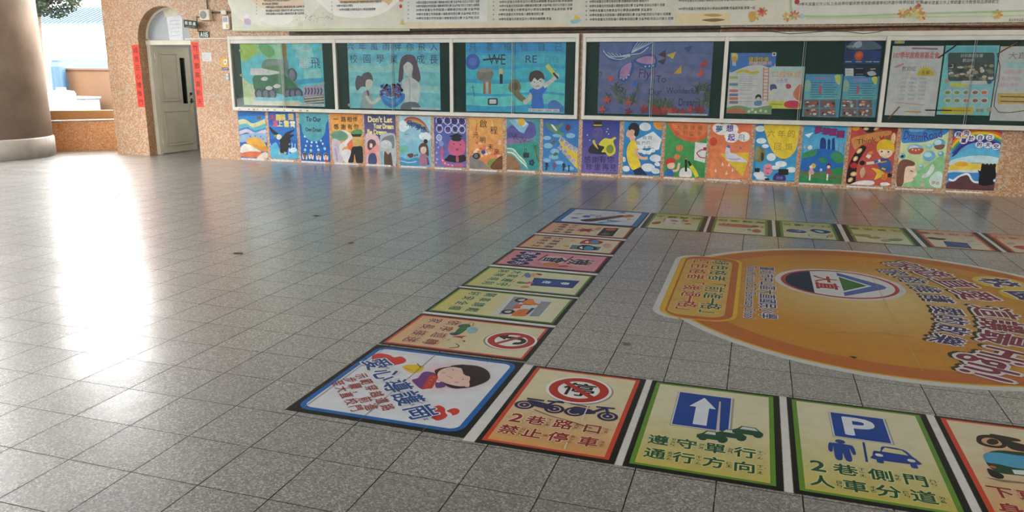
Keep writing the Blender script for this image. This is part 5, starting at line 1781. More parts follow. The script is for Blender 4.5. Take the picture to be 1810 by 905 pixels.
RW = 'e8e8e8'
for pts, txt, lab in (([(704, 240), (737, 240), (771, 572), (738, 572)], '成言正心禮敬門', 'red paper couplet strip left of the arched doorway'),
                      ([(1019, 226), (1057, 226), (1087, 572), (1051, 572)], '竹純節高直勤天', 'red paper couplet strip right of the open door')):
    s = Sheet((0, 0, 0), (1, 0, 0), (0, 0, 1), RW)
    a, b = at(pts[0][0] / 3.017, pts[0][1] / 3.017, -.001), at(pts[2][0] / 3.017, pts[2][1] / 3.017, -.001)
    w = .158
    xm = (at(pts[0][0] / 3.017, pts[0][1] / 3.017, 0).x + at(pts[1][0] / 3.017, pts[1][1] / 3.017, 0).x) / 2
    s = Sheet((xm - w / 2, -.001, b.z), (1, 0, 0), (0, 0, 1), RW)
    h = a.z - b.z
    s.base([(0, 0), (w, 0), (w, h), (0, h)], 'ee4632')
    for i, q in enumerate(txt): s.text('5a1a12', q, (w / 2 + .006 * math.sin(i), h * (1 - (i + .6) / 7.2)), .10, bold=.012)
    tag(s.build('couplet_strip', 'paper'), lab, 'couplet', 'red couplets beside the door')
# wall speaker
q0, q1 = at(1059 / 3.017, 50 / 3.017, -.1), at(1118 / 3.017, 108 / 3.017, -.1)
sp = empty('wall_speaker', ((q0.x + q1.x) / 2, -.02, q1.z), 'square beige loudspeaker box high on the tiled wall right of the arch', 'speaker')
box('cabinet', (q0.x, -.10, q1.z), (q1.x, -.002, q0.z), M['beige'], sp, .012)
cx, cz = (q0.x + q1.x) / 2 - .02, (q0.z + q1.z) / 2
bm = bmesh.new()
add_tube(bm, [(cx, -.100, cz), (cx, -.106, cz)], [.066, .062], 28)
bm_obj('grille', bm, M['frost'], sp)
bm = bmesh.new()
for r in (.02, .04, .058):
    add_tube(bm, [(cx + r * math.cos(t), -.107, cz + r * math.sin(t)) for t in [2 * math.pi * k / 24 for k in range(25)]], .003, 5)
bm_obj('grille_ring', bm, M['dark'], sp)
cd = empty('cable_conduit', (q0.x + .12, -.02, q0.z), 'dark conduit rising from the beige loudspeaker and running right to the junction box', 'conduit')
bm = bmesh.new()
add_tube(bm, [((q0.x + q1.x) / 2 + .02, -.025, q0.z - .004), ((q0.x + q1.x) / 2 + .02, -.025, CEIL)], .011, 8)
bm_obj('riser', bm, M['dark'], cd)
q2 = at(1212 / 3.017, 66 / 3.017, -.02)
bm = bmesh.new()
add_tube(bm, [(q1.x - .005, -.025, q2.z), (-8.875, -.025, q2.z)], .013, 8)
bm_obj('run', bm, M['dark'], cd)
q0, q1 = at(1180 / 3.017, 54 / 3.017, -.03), at(1212 / 3.017, 78 / 3.017, -.03)
jb = empty('junction_box', (q0.x, -.03, q1.z), 'small beige junction box on the conduit above the emergency lamp', 'box')
box('body', (q0.x, -.055, q1.z), (q1.x, -.038, q0.z), M['beige'], jb, .005)
box('cover', (q0.x + .012, -.06, q1.z + .01), (q1.x - .012, -.055, q0.z - .01), M['cream_alu'], jb, .002)
q0, q1 = at(1184 / 3.017, 86 / 3.017, -.06), at(1223 / 3.017, 157 / 3.017, -.06)
el = empty('emergency_lamp', ((q0.x + q1.x) / 2, -.03, q1.z), 'white upright emergency lamp box beside the end of the banner', 'lamp')
box('housing', (q0.x, -.07, q1.z), (q1.x, -.002, q0.z), M['white_plastic'], el, .014)
box('lens', (q0.x + .02, -.078, q0.z - .1), (q1.x - .02, -.07, q0.z - .02), M['frost'], el, .004)
box('yellow_mark', (q0.x + .075, -.073, q1.z + .02), (q1.x - .012, -.07, q1.z + .09), simple('lamp_yellow', 'd8b050', .5), el, .002)
# hanging office sign and room number
q0, q1 = at(981 / 3.017, 104 / 3.017, -.12), at(1054 / 3.017, 154 / 3.017, -.12)
sg = empty('office_sign', ((q0.x + q1.x) / 2, -.11, q1.z), 'black sign with white lettering jutting out beside the arched window', 'sign')
s = Sheet((q0.x, -.121, q1.z), (1, 0, 0), (0, 0, 1), 'e0e0e0', .012)
w, h = q1.x - q0.x, q0.z - q1.z
dz = -.035
s.base([(0, .03), (w, 0), (w, h - .03), (0, h)], '1c2420')
for i, q in enumerate('教務處'): s.text('cfd4cc', q, (w * (.2 + .3 * i), h * (.63 - .05 * i)), .06, bold=.02)
s.text('9aa49c', 'Academic Affairs', (w * .5, h * .24), .02, w * .72, ang=-4)
b_ = s.build('sign_plate', 'paper', sg)
bm = bmesh.new()
add_tube(bm, [(q1.x - .004, -.115, q1.z - .05), (q1.x - .004, -.115, q0.z + .05)], .008, 8)
add_tube(bm, [(q1.x - .004, -.115, q0.z + .04), (q1.x + .02, -.002, q0.z + .04)], .008, 8)
add_tube(bm, [(q1.x - .004, -.115, q1.z - .04), (q1.x + .02, -.002, q1.z - .04)], .008, 8)
bm_obj('bracket', bm, M['dark'], sg)
s = wall_sheet([(1063, 168), (1116, 167), (1118, 198), (1065, 201)], -.003, 'e4e4e4', '1c3a34', .006)
s.text('d4dcd4', 'A105', (1090, 184), 20, 40, bold=.03)
tag(s.build('room_number', 'paper'), 'dark green plate reading A105 under the loudspeaker', 'sign')
a, b = at(1008 / 3.017, 208 / 3.017, -.02), at(1206 / 3.017, 205 / 3.017, -.02)
cdt = empty('white_conduit', a, 'thin white conduit running from the arch to the glazed case', 'conduit')
bm = bmesh.new()
add_tube(bm, [(AX1 - .1, -.012, a.z), (b.x + .02, -.012, b.z)], .010, 8)
bm_obj('tube', bm, M['white_plastic'], cdt)
s = wall_sheet([(1078, 281), (1127, 279), (1128, 326), (1080, 328)], -.001, RW, 'dcdcdc')
for k in range(5): s.stroke('a8a8ac', [(1084, 290 + 7 * k), (1120, 289 + 7 * k)], 1.5)
tag(s.build('paper_notice', 'paper'), 'small white paper notice on the tiles right of the red strip', 'notice')
s = wall_sheet([(1176, 310), (1214, 308), (1216, 357), (1180, 358)], -.001, RW, 'e0b03c')
s.blob('f0ece0', [(1192, 322), (1202, 316), (1212, 322), (1208, 340), (1201, 348), (1194, 340)]); s.ell('8a90a0', (1201, 330), 5)
tag(s.build('yellow_sticker', 'paper'), 'yellow sticker with a white shield beside the display case', 'sticker')
s = wall_sheet([(1184, 361), (1218, 360), (1219, 373), (1186, 374)], -.001, RW, '4a4a9a')
s.stroke('d0d0e4', [(1190, 367), (1214, 366)], 3)
tag(s.build('purple_label', 'paper'), 'small purple label just under the yellow sticker', 'label')
q0, q1 = at(1199 / 3.017, 390 / 3.017, -.02), at(1222 / 3.017, 430 / 3.017, -.02)
so = empty('wall_socket', (q0.x, -.01, q1.z), 'grey wall socket plate at the edge of the display case', 'socket')
box('plate', (q0.x, -.012, q1.z), (q0.x + .075, -.001, q0.z), M['frost'], so, .003)
for k in (0, 1): box('outlet', (q0.x + .02, -.015, q1.z + .025 + .06 * k), (q0.x + .055, -.012, q1.z + .06 + .06 * k), M['cream_alu'], so, .001)

# ------------------------------------------------------------------ the board game laid on the floor
Sheet.gain = .34
FW = 'c2c0ba'
ZF = .0003
XA, YA, ZA = Vector((1, 0, 0)), Vector((0, 1, 0)), Vector((0, 0, 1))
RED, GRN = 'c4452c', '5f8a2c'


def floor_card(org, ux, uy, W, H, edge, top, foot, mid, m=(.022, .028, .03, .018), bw=.022, stop=.35, black='141412'):
    """printed vinyl square: black margin, coloured rule, paper that blends from top to foot"""
    s = Sheet((org[0], org[1], ZF), ux, uy, FW, .0007)
    s.crop_mid = mid
    s.base([(0, 0), (W, 0), (W, H), (0, H)], black)
    l, r, b, t = m
    s.rect(edge, l, b, W - r, H - t)
    s.grad(top, foot, l + bw, H - t - bw * .8, W - r - bw, b + bw * .8, 8, stop)
    s.W, s.H = W, H
    return s


def zhuyin(s, c, t, x, y, h):
    n = len(t)
    tone = t[-1] if t and t[-1] in 'ˊˇˋ' else ''
    body = t[:-1] if tone else t
    for i, q in enumerate(body):
        s.text(c, q, (x, y + (len(body) - 1) * h * .55 - i * h * 1.1), h, bold=.015)
    if tone: s.text(c, tone, (x + h * .85, y + h * .2), h)


def ruby_row(s, c, chars, us, v, h, ol='d8d2b0'):
    for (q, z), u in zip(chars, us):
        s.text(c, q, (u, v), h, bold=.024, ol=ol, olw=.06)
        if z: zhuyin(s, c, z, u + h * .72, v, h * .27)


def no_sign(s, ctr, r):
    s.ell('8a8070', (ctr[0] + .006, ctr[1] - .006), r * 1.12, n=40)
    s.ell('e2e0da', ctr, r * 1.1, n=40)
    s.ell('b03428', ctr, r, n=40)
    s.ell('dedcd4', ctr, r * .70, n=40)


def finish(s, name, label, group=None):
    return tag(s.build(name, 'vinyl'), label, 'floor sticker', group)


G = 'square cards of the board game on the floor'
YB, HB = -8.868, .957
U4 = (.105, .21, .342, .473)

# corner: the school crossing volunteer
s = Sheet((-2.076, -8.846, ZF), XA, YA, FW, .0007)
s.crop_mid = (710, 690)
WC, HC = .928, .953
s.base([(0, 0), (WC, 0), (WC, HC), (0, HC)], '141412')
s.rrect('1c62a4', .03, .035, WC - .03, HC - .02, .075)
s.rrect('d6d6d6', .06, .065, WC - .06, HC - .05, .045)
E0 = (500, 600, 4.022)
s.px(*E0)
s.px()
fc = s.px(*E0).T((1190, 265))
s.px()
s.radial('e09a9a', 'd6d6d6', fc, .0, .25)
s.px(*E0)
s.blob('c83c34', [(632, 125), (650, 105), (700, 100), (760, 112), (790, 128), (840, 122), (875, 145), (860, 168), (800, 182), (740, 185), (680, 165), (640, 150)])
s.blob('c83c34', [(1065, 490), (1110, 470), (1150, 490), (1155, 520), (1170, 545), (1130, 572), (1085, 575), (1050, 540)])
s.blob('c83c34', [(1165, 510), (1215, 490), (1252, 500), (1250, 525), (1210, 542), (1195, 525)])
s.blob('e0b828', [(850, 195), (900, 180), (960, 182), (1000, 195), (985, 225), (930, 240), (880, 225)])
s.stroke('b8863c', [(870, 205), (920, 222)], 12); s.stroke('4a3a34', [(955, 172), (980, 200)], 8)
s.blob('6a3c78', [(990, 240), (1030, 230), (1100, 250), (1085, 300), (1040, 340), (990, 356), (940, 320), (918, 290), (960, 275)])
s.blob('6a3c78', [(1090, 300), (1150, 310), (1150, 340), (1090, 345)])
s.poly('b8342c', [(1050, 250), (1110, 262), (1060, 350), (985, 355), (1020, 290)])
for q, p in zip('導護志工', ((1072, 270), (1055, 290), (1042, 312), (1025, 335))): s.text('e0a83c', q, p, 22, ang=10)
s.ell('e6e0d8', (1105, 303), 16, 12)
s.blob('2e1c1c', [(1080, 235), (1100, 212), (1150, 200), (1200, 195), (1270, 182), (1380, 190), (1450, 220), (1474, 265), (1450, 300), (1380, 330), (1320, 345), (1240, 352), (1190, 345), (1150, 320)])
s.blob('e0bca8', [(1100, 245), (1130, 215), (1190, 200), (1260, 200), (1285, 240), (1330, 270), (1320, 310), (1290, 335), (1220, 330), (1150, 310), (1110, 285)])
s.blob('e0bca8', [(1285, 312), (1310, 300), (1328, 315), (1320, 340), (1290, 335)])
s.blob('2e1c1c', [(1195, 190), (1300, 182), (1350, 230), (1370, 260), (1310, 262), (1280, 240), (1290, 215), (1230, 200)])
s.dots('3a2424', [(1210, 218), (1280, 286)], 7)
s.stroke('b0504a', [(1160, 262), (1185, 268), (1205, 282)], 6)
s.ell('dc9a90', (1140, 240), 18, 16); s.ell('dc9a90', (1235, 308), 20, 18)
s.px()
s.frame((-2.08 + 2.076, -8.9 + 8.846), 0)
S2 = math.sqrt(.5)


def dg(u, v): return (u * S2 + v * S2, -u * S2 + v * S2)


for q, u, z in (('愛', -.405, 'ㄞˋ'), ('心', -.235, 'ㄒㄧㄣ'), ('導', -.06, 'ㄉㄠˇ'), ('護', .105, 'ㄏㄨˋ'), ('崗', .285, 'ㄍㄤˇ')):
    s.text('20467e', q, dg(u, .618), .145, ang=-45, bold=.02, ol='e0e0e0', olw=.05)
    for i, k in enumerate(z.strip('ˇˋ')): s.text('2a3a5a', k, dg(u + .086, .65 - .036 * i), .028, ang=-45)
for t, u0, u1, v in (('示範穿越道路', -.275, .165, .492), ('步驟，前進', -.25, .125, .422), ('至大直校門', -.235, .105, .352)):
    n = len(t)
    for i, q in enumerate(t): s.text('9c3c34', q, dg(u0 + (u1 - u0) * i / (n - 1), v), .066, ang=-45, bold=.012)
s.frame()
for a, b in (((.076, .03), (.076, .93)), ((.4015, .0), (.4015, .953)), ((.727, .0), (.727, .06)), ((.727, .88), (.727, .953)), ((0, .627), (.12, .627))):
    s.stroke('7a7268', [a, b], .0035, smooth=False)
finish(s, 'floor_card', 'large blue edged corner card showing a crossing volunteer with a flag and hearts', G)

# no parking
s = floor_card((-1.088, YB), XA, YA, .624, HB, RED, 'd2c8a2', 'd09858', (990, 730))
no_sign(s, (.312, .707), .155)
s.text('1c1c18', '停', (.312, .707), .16, bold=.018)
s.stroke('b03428', [(.205, .80), (.418, .612)], .034, smooth=False)
for x in (.098, .250, .350, .513):
    s.ell('2a2850', (x, .442), .05, n=22); s.ell('c0a880', (x, .442), .034, n=18); s.ell('2a2850', (x, .442), .026, n=16); s.ell('b8b0b0', (x, .442), .008, n=10)
s.blob('2a2850', [(.10, .50), (.17, .495), (.24, .47), (.235, .43), (.15, .44), (.12, .46)])
s.blob('2a2850', [(.34, .50), (.42, .49), (.45, .45), (.36, .425), (.33, .45)])
s.stroke('2a2850', [(.20, .455), (.235, .52), (.27, .535)], .016); s.stroke('2a2850', [(.195, .52), (.28, .525)], .016)
s.stroke('2a2850', [(.44, .47), (.49, .535)], .02); s.stroke('2a2850', [(.44, .53), (.53, .538)], .016); s.stroke('2a2850', [(.49, .53), (.513, .45)], .014)
s.stroke('6a4a40', [(.31, .525), (.41, .515)], .012); s.stroke('2a2850', [(.09, .515), (.18, .515)], .018)
ruby_row(s, '8e2a30', (('2', ''), ('巷', 'ㄒㄧㄤˋ'), ('路', 'ㄌㄨˋ'), ('口', 'ㄎㄡˇ')), (.105, .20, .333, .472), .288, .088, 'd8c49c')
ruby_row(s, '8e2a30', (('禁', 'ㄐㄧㄣˋ'), ('止', 'ㄓˇ'), ('停', 'ㄊㄧㄥˊ'), ('車', 'ㄔㄜ')), (.108, .221, .342, .48), .158, .088, 'd8bc90')
for p in ([(.40, .53), (.405, .36)], [(.392, .12), (.395, .06)]): s.stroke('cfcabc', p, .006, smooth=False)
s.stroke('5a4a38', [(.16, .40), (.25, .36), (.36, .33), (.47, .29)], .006)
finish(s, 'floor_card', 'red edged card with a round no parking sign over a row of motorcycles', G)

# one way
s = floor_card((-.428, YB), XA, YA, .638, HB, GRN, 'cfc8a4', 'c0b058', (1240, 770))
s.rect('9a947c', .144, .446, .424, .85); s.rect('c8ccd0', .148, .455, .414, .853); s.rect('143f8c', .154, .461, .408, .847)
s.poly('d6d8da', [(.279, .812), (.342, .69), (.309, .69), (.309, .492), (.246, .492), (.246, .69), (.214, .69)])
s.poly('c4b8a8', [(.352, .79), (.36, .79), (.368, .50), (.372, .30), (.356, .30), (.354, .5)])
for x, y in ((.335, .39), (.415, .435), (.487, .49)):
    s.poly('1f4a34', [(x - .062, y), (x - .04, y + .02), (x - .022, y + .052), (x + .04, y + .052), (x + .062, y + .016), (x + .075, y), (x + .072, y - .032), (x - .06, y - .032)])
    s.poly('c8ccb8', [(x - .03, y + .018), (x - .016, y + .045), (x + .036, y + .045), (x + .052, y + .018)])
    s.ell('1f4a34', (x - .034, y - .034), .018, n=12); s.ell('1f4a34', (x + .05, y - .034), .018, n=12)
D = '1f5238'
ruby_row(s, D, (('遵', 'ㄗㄨㄣ'), ('守', 'ㄕㄡˇ'), ('單', 'ㄉㄢ'), ('行', 'ㄒㄧㄥˊ')), (.115, .238, .361, .485), .276, .088, 'ccc68c')
ruby_row(s, D, (('通', 'ㄊㄨㄥ'), ('行', 'ㄒㄧㄥˊ'), ('方', 'ㄈㄤ'), ('向', 'ㄒㄧㄤˋ')), (.115, .236, .361, .486), .146, .088, 'ccc27c')
finish(s, 'floor_card', 'green edged card with a white arrow on a blue square and small green cars', G)

# parking
s = floor_card((.248, YB), XA, YA, .633, HB, GRN, 'cfc8a4', 'c0b058', (1540, 790))
s.rect('9a947c', .186, .562, .442, .838); s.rect('c8ccd0', .19, .568, .435, .842); s.rect('143f8c', .196, .574, .429, .836)
s.text('d6d8da', 'P', (.312, .705), .19, .125, bold=.03)
B = '1c3f86'
s.ell(B, (.213, .522), .021, n=18)
s.blob(B, [(.163, .49), (.185, .5), (.24, .5), (.263, .49), (.268, .42), (.255, .41), (.246, .465), (.246, .35), (.222, .345), (.214, .41), (.206, .345), (.18, .35), (.18, .465), (.172, .41), (.158, .42)], 3)
s.stroke(B, [(.312, .547), (.304, .358)], .010, smooth=False)
s.blob(B, [(.335, .43), (.345, .475), (.372, .48), (.388, .532), (.47, .526), (.495, .475), (.512, .44), (.51, .40), (.335, .395)], 3)
s.poly('ccc488', [(.376, .48), (.395, .522), (.462, .517), (.482, .475)])
s.ell('d6d2b0', (.362, .44), .016, .014); s.ell('d6d2b0', (.486, .43), .016, .014)
s.rrect(B, .345, .365, .372, .40, .01); s.rrect(B, .475, .362, .502, .40, .01)
ruby_row(s, D, (('2', ''), ('巷', 'ㄒㄧㄤˋ'), ('側', 'ㄘㄜˋ'), ('門', 'ㄇㄣˊ')), (.103, .21, .342, .473), .255, .09, 'ccc688')
ruby_row(s, D, (('人', 'ㄖㄣˊ'), ('車', 'ㄔㄜ'), ('分', 'ㄈㄣ'), ('道', 'ㄉㄠˋ')), (.11, .235, .355, .481), .127, .09, 'ccc27c')
finish(s, 'floor_card', 'green edged card with a white P above a standing figure and a blue car', G)

# set-down card at the frame edge
s = floor_card((.92, YB), XA, YA, .638, HB, RED, 'd0c4a0', 'd09a60', (1750, 820))
s.radial('d8906c', 'd2b890', (.30, .62), 0, .17)
s.px(1680, 730, 5.169)
s.blob('2c241e', [(235, 245), (250, 210), (320, 200), (400, 210), (480, 245), (520, 290), (480, 322), (380, 318), (300, 300), (250, 275)])
s.blob('c89a70', [(282, 248), (320, 228), (400, 235), (450, 262), (470, 290), (430, 302), (350, 292), (300, 275)])
s.blob('2c241e', [(330, 262), (360, 238), (420, 245), (440, 275), (400, 292), (350, 285)])
s.blob('2c241e', [(355, 192), (480, 210), (620, 240), (640, 260), (560, 260), (430, 240)])
s.blob('2c241e', [(470, 240), (560, 262), (700, 300), (760, 330), (720, 360), (600, 345), (520, 310)])
s.blob('1f4428', [(310, 420), (330, 370), (420, 345), (560, 352), (760, 385), (800, 500), (760, 580), (600, 570), (450, 550), (360, 500)])
s.blob('4a98b8', [(300, 400), (320, 368), (400, 362), (560, 382), (760, 420), (770, 510), (600, 505), (440, 470), (330, 450)])
s.ell('c0583c', (385, 495), 30, 24); s.poly('d0d4d0', [(560, 520), (760, 535), (770, 580), (585, 560)])
s.blob('201a18', [(335, 510), (400, 530), (480, 570), (480, 602), (420, 600), (360, 570)])
s.poly('8a7458', [(310, 590), (700, 640), (800, 660), (480, 635)])
s.px()
ruby_row(s, '8e2a30', (('下', 'ㄒㄧㄚˋ'), ('車', 'ㄔㄜ'), ('請', 'ㄑㄧㄥˇ'), ('往', 'ㄨㄤˇ')), U4, .262, .09, 'd4b488')
ruby_row(s, '8e2a30', (('身', 'ㄕㄣ'), ('旁', 'ㄆㄤˊ'), ('看', 'ㄎㄢˋ'), ('看', 'ㄎㄢˋ')), U4, .13, .09, 'd4ac78')
finish(s, 'floor_card', 'red edged card with a motorcycle and a green car, cut by the right frame edge', G)

# ---- left column, lettering turned to face the middle of the board
CX, CH = -2.076, .931
UXc, UYc = Vector((0, -1, 0)), Vector((1, 0, 0))
MC = (.026, .026, .02, .03)


def col_card(y0, y1, edge, top, foot, mid, stop=.3):
    return floor_card((CX, y1), UXc, UYc, y1 - y0, CH, edge, top, foot, mid, MC, .02, stop)


UC = (.12, .245, .372, .498)
s = col_card(-7.873, -7.248, RED, 'd2caa4', 'd2a878', (830, 595))
no_sign(s, (.318, .742), .145)
s.blob('23261f', [(.255, .685), (.255, .79), (.30, .835), (.36, .82), (.38, .77), (.345, .77), (.33, .80), (.295, .79), (.288, .685)], 3)
s.poly('23261f', [(.225, .70), (.318, .70), (.272, .64)])
s.stroke('a83a30', [(.215, .80), (.42, .655)], .03, smooth=False)
K = (700, 555, 10.056)
s.px(*K)
s.blob('3a6a34', [(1090, 280), (1200, 190), (1300, 185), (1320, 230), (1240, 290), (1120, 370), (1040, 350)])
s.blob('3a5a68', [(1105, 215), (1180, 185), (1240, 195), (1180, 235), (1110, 235)]); s.blob('34505c', [(955, 345), (1060, 330), (1120, 350), (1060, 385), (980, 375)])
s.blob('8ab4b4', [(1250, 280), (1300, 235), (1420, 245), (1460, 285), (1420, 330), (1300, 345)])
s.stroke('b86a4c', [(1275, 195), (1330, 155), (1385, 165), (1355, 215)], 16)
s.blob('b8383c', [(1000, 410), (1100, 395), (1250, 395), (1180, 420), (1190, 445), (1110, 425)])
s.stroke('b87848', [(820, 460), (880, 430)], 16); s.stroke('b87848', [(710, 545), (770, 515)], 16); s.stroke('4a7a50', [(910, 470), (960, 455)], 22)
s.blob('d8b890', [(1090, 470), (1150, 455), (1200, 480), (1150, 500)]); s.stroke('3a2a22', [(1180, 470), (1225, 485), (1190, 505)], 18)
s.blob('d8b890', [(1010, 575), (1060, 545), (1110, 570), (1060, 600)]); s.stroke('3a2a22', [(1060, 530), (1120, 575), (1040, 605), (940, 605)], 18)
s.px()
for t, v in (('依序迴轉', .285), ('家長接送', .155)):
    for q, u in zip(t, UC): s.text('8c3038', q, (u, v), .088, bold=.018, ol='dcc4a0', olw=.04)
finish(s, 'floor_card', 'red edged card with a no U turn sign and green van, touching the corner card', G)

s = col_card(-7.198, -6.568, GRN, 'd2ceaa', 'c8bc62', (890, 540))
K = (780, 500, 10.056)
s.px(*K)
s.poly('c8c8c4', [(1240, 235), (1960, 300), (1660, 605), (900, 570)])
s.poly('8a8a90', [(1300, 245), (1480, 262), (1200, 560), (1020, 560)]); s.poly('8c9094', [(1780, 330), (1960, 345), (1740, 600), (1560, 595)])
for x, y in ((1430, 310), (1190, 518)): s.blob('1c1c1c', [(x - 130, y + 5), (x - 60, y - 35), (x + 50, y - 38), (x + 128, y - 10), (x + 60, y + 32), (x - 60, y + 36)]); s.blob('b4b4b0', [(x - 70, y + 4), (x - 20, y - 20), (x + 60, y - 18), (x + 20, y + 18)])
s.blob('d8802c', [(1440, 360), (1560, 290), (1640, 300), (1660, 350), (1780, 395), (1680, 400), (1560, 395)])
s.blob('cc5c28', [(1280, 450), (1360, 390), (1500, 380), (1600, 400), (1480, 440), (1340, 460)])
s.blob('d4742c', [(1240, 575), (1380, 480), (1560, 480), (1520, 580), (1380, 600)]); s.stroke('c05020', [(1290, 570), (1420, 490)], 14); s.stroke('c05020', [(1350, 575), (1480, 490)], 14)
s.poly('c8d0d0', [(1400, 430), (1460, 395), (1660, 410), (1640, 440), (1420, 462)]); s.poly('304a68', [(1600, 450), (1670, 455), (1540, 560), (1500, 560)])
s.px()
for t, v in (('騎車請戴', .30), ('好安全帽', .175)):
    for q, u in zip(t, UC): s.text('245a40', q, (u, v), .086, bold=.018, ol='ccd4a8', olw=.04)
finish(s, 'floor_card', 'green edged card with an orange motor scooter on a grey road', G)

s = col_card(-6.527, -5.882, GRN, 'd0cca8', 'c6c070', (930, 497))
K = (830, 465, 10.056)
s.px(*K)
s.poly('1e3f80', [(1150, 262), (1960, 320), (1830, 450), (1080, 400)])
s.text('d8dce0', '學', (1690, 365), 150, ang=0, bold=.04); s.text('d8dce0', '校', (1370, 342), 150, ang=0, bold=.04)
s.blob('5a80a8', [(980, 190), (1060, 180), (1090, 250), (1000, 255)]); s.blob('d8a060', [(1080, 195), (1180, 190), (1180, 240), (1100, 245)]); s.blob('8a4a30', [(1180, 190), (1270, 190), (1290, 220), (1220, 215)]); s.blob('d8b48c', [(1160, 215), (1260, 225), (1220, 260), (1160, 255)])
s.stroke('a06a40', [(930, 250), (980, 215)], 22)
s.blob('5a8a54', [(840, 350), (880, 330), (990, 345), (1000, 365), (900, 370)]); s.blob('c85a58', [(990, 350), (1080, 335), (1140, 360), (1000, 375)])
s.blob('c08a60', [(900, 420), (1000, 405), (1070, 430), (1010, 445), (920, 440)]); s.stroke('a0604a', [(790, 405), (880, 412)], 20); s.stroke('a8603c', [(680, 415), (730, 388)], 22); s.stroke('a8803c', [(765, 345), (810, 318)], 20)
s.px()
for t, v in (('大家遵守', .29), ('路隊規則', .175)):
    for q, u in zip(t, UC): s.text('2c6046', q, (u, v), .086, bold=.018, ol='c4d4a8', olw=.04)
finish(s, 'floor_card', 'green edged card with a blue school nameboard and small children', G)

s = col_card(-5.815, -5.191, '7c2a44', 'd4949c', 'd08488', (975, 462), 0)
K = (880, 430, 9.05)
s.px()
for q, v in (('機', .70), ('會', .47)):
    s.rrect('d8b4b4', .16, v - .10, .44, v + .10, .09)
    s.text('1c2440', q, (.30, v), .20, bold=.02)
    s.stroke('2a2040', [(.12, v - .10), (.36, v - .128)], .014, smooth=False)
for q, u in zip('愛心卡片', (.13, .255, .38, .505)):
    s.ell('2a1c4a', (u, .205), .066, .10, n=22); s.text('c8b8d0', q, (u, .205), .095, bold=.03)
s.px(*K)
s.blob('d07a50', [(720, 340), (800, 310), (920, 315), (980, 350), (900, 378), (780, 375)]); s.blob('c83c3c', [(960, 370), (1080, 355), (1130, 378), (1000, 385)])
s.stroke('8a4a58', [(480, 330), (560, 310), (640, 320), (680, 350)], 8); s.stroke('8a4a58', [(470, 350), (560, 370), (640, 360)], 8)
s.stroke('b07a40', [(880, 330), (960, 350)], 14)
finish(s, 'floor_card', 'pink card with large dark lettering and four round violet badges', G)

s = col_card(-5.125, -4.505, RED, 'd4ccaa', 'd2a87c', (1010, 432))
K = (920, 385, 9.05)
s.px(*K)
s.blob('d8a090', [(1320, 430), (1400, 410), (1460, 440), (1420, 480), (1340, 470)])
s.blob('b0402c', [(945, 410), (1020, 360), (1150, 345), (1290, 375), (1320, 400), (1240, 425), (1080, 420)]); s.blob('3f98bc', [(1110, 395), (1160, 368), (1240, 375), (1250, 405), (1180, 422)]); s.blob('e0d8d0', [(1030, 385), (1080, 372), (1090, 400), (1050, 405)])
s.poly('d4d4cc', [(810, 418), (1330, 462), (1270, 535), (755, 512)]); s.poly('6a7c80', [(825, 432), (1300, 468), (1240, 525), (775, 500)])
s.blob('22243a', [(900, 490), (960, 440), (1100, 440), (1220, 480), (1190, 520), (1000, 520)]); s.blob('3f98bc', [(1010, 495), (1060, 455), (1160, 470), (1150, 520), (1040, 520)]); s.blob('e0e0e0', [(940, 480), (985, 460), (990, 500)])
s.ell('d09a2c', (735, 455), 46, 0.0 + 46); s.ell('d8b048', (840, 370), 40)
s.px()
for t, v in (('行車距離', .295), ('保持安全', .175)):
    for q, u in zip(t, UC): s.text('7a3a3c', q, (u, v), .082, bold=.02)
finish(s, 'floor_card', 'red edged card with a red car and a framed blue car', G)

s = col_card(-4.422, -3.801, RED, 'd4ccaa', 'd4a47c', (1035, 405))
K = (920, 385, 9.05)
s.px(*K)
s.poly('2a2824', [(1340, 160), (1580, 168), (1470, 300), (1210, 285)])
s.blob('b85a3c', [(1360, 180), (1440, 168), (1530, 180), (1500, 205), (1400, 205)]); s.blob('6a6a64', [(1290, 265), (1340, 240), (1420, 250), (1390, 278)])
s.blob('d49a7c', [(1180, 190), (1240, 150), (1300, 160), (1260, 200)])
s.blob('9c3434', [(880, 210), (960, 195), (900, 180), (1000, 185), (960, 165), (1060, 180), (1170, 175), (1120, 195), (1220, 212), (1110, 212), (1110, 238), (1030, 215), (930, 235), (970, 212)], 2)
s.px()
for t, v in (('小心車輛', .30), ('轉彎死角', .18)):
    for q, u in zip(t, UC): s.text('7a3a3c', q, (u, v), .082, bold=.02)
finish(s, 'floor_card', 'red edged card with a dark red burst and a black traffic light', G)

# ---- far corner card
s = Sheet((CX, -3.801, ZF), XA, YA, FW, .0007)
s.crop_mid = (1062, 383)
s.base([(0, 0), (.948, 0), (.948, .93), (0, .93)], '1c1c20')
s.rect('2c6ea8', .02, .025, .93, .91)
s.rrect('d0d4d8', .08, .07, .87, .86, .04)
s.px(1000, 365, 12.93)
s.blob('3c74b0', [(370, 235), (440, 205), (560, 215), (540, 250), (440, 250)]); s.blob('7a78a8', [(110, 265), (190, 240), (310, 265), (220, 280)]); s.blob('c0a08a', [(180, 175), (300, 155), (400, 160), (330, 180)])
s.stroke('5a5a70', [(500, 120), (580, 130)], 10); s.stroke('5a5a70', [(700, 205), (800, 200), (780, 220)], 22); s.stroke('4a4a6a', [(420, 160), (560, 170)], 10)
s.blob('503434', [(330, 310), (500, 285), (760, 262), (1100, 215), (1300, 200), (1330, 235), (1100, 275), (900, 305), (600, 345), (430, 345)])
for k in range(6): s.stroke('c0a898', [(740 + 75 * k, 300 - 12 * k), (800 + 75 * k, 258 - 10 * k)], 14)
s.blob('c0642c', [(1300, 240), (1360, 205), (1460, 190), (1560, 222), (1480, 245), (1360, 250)])
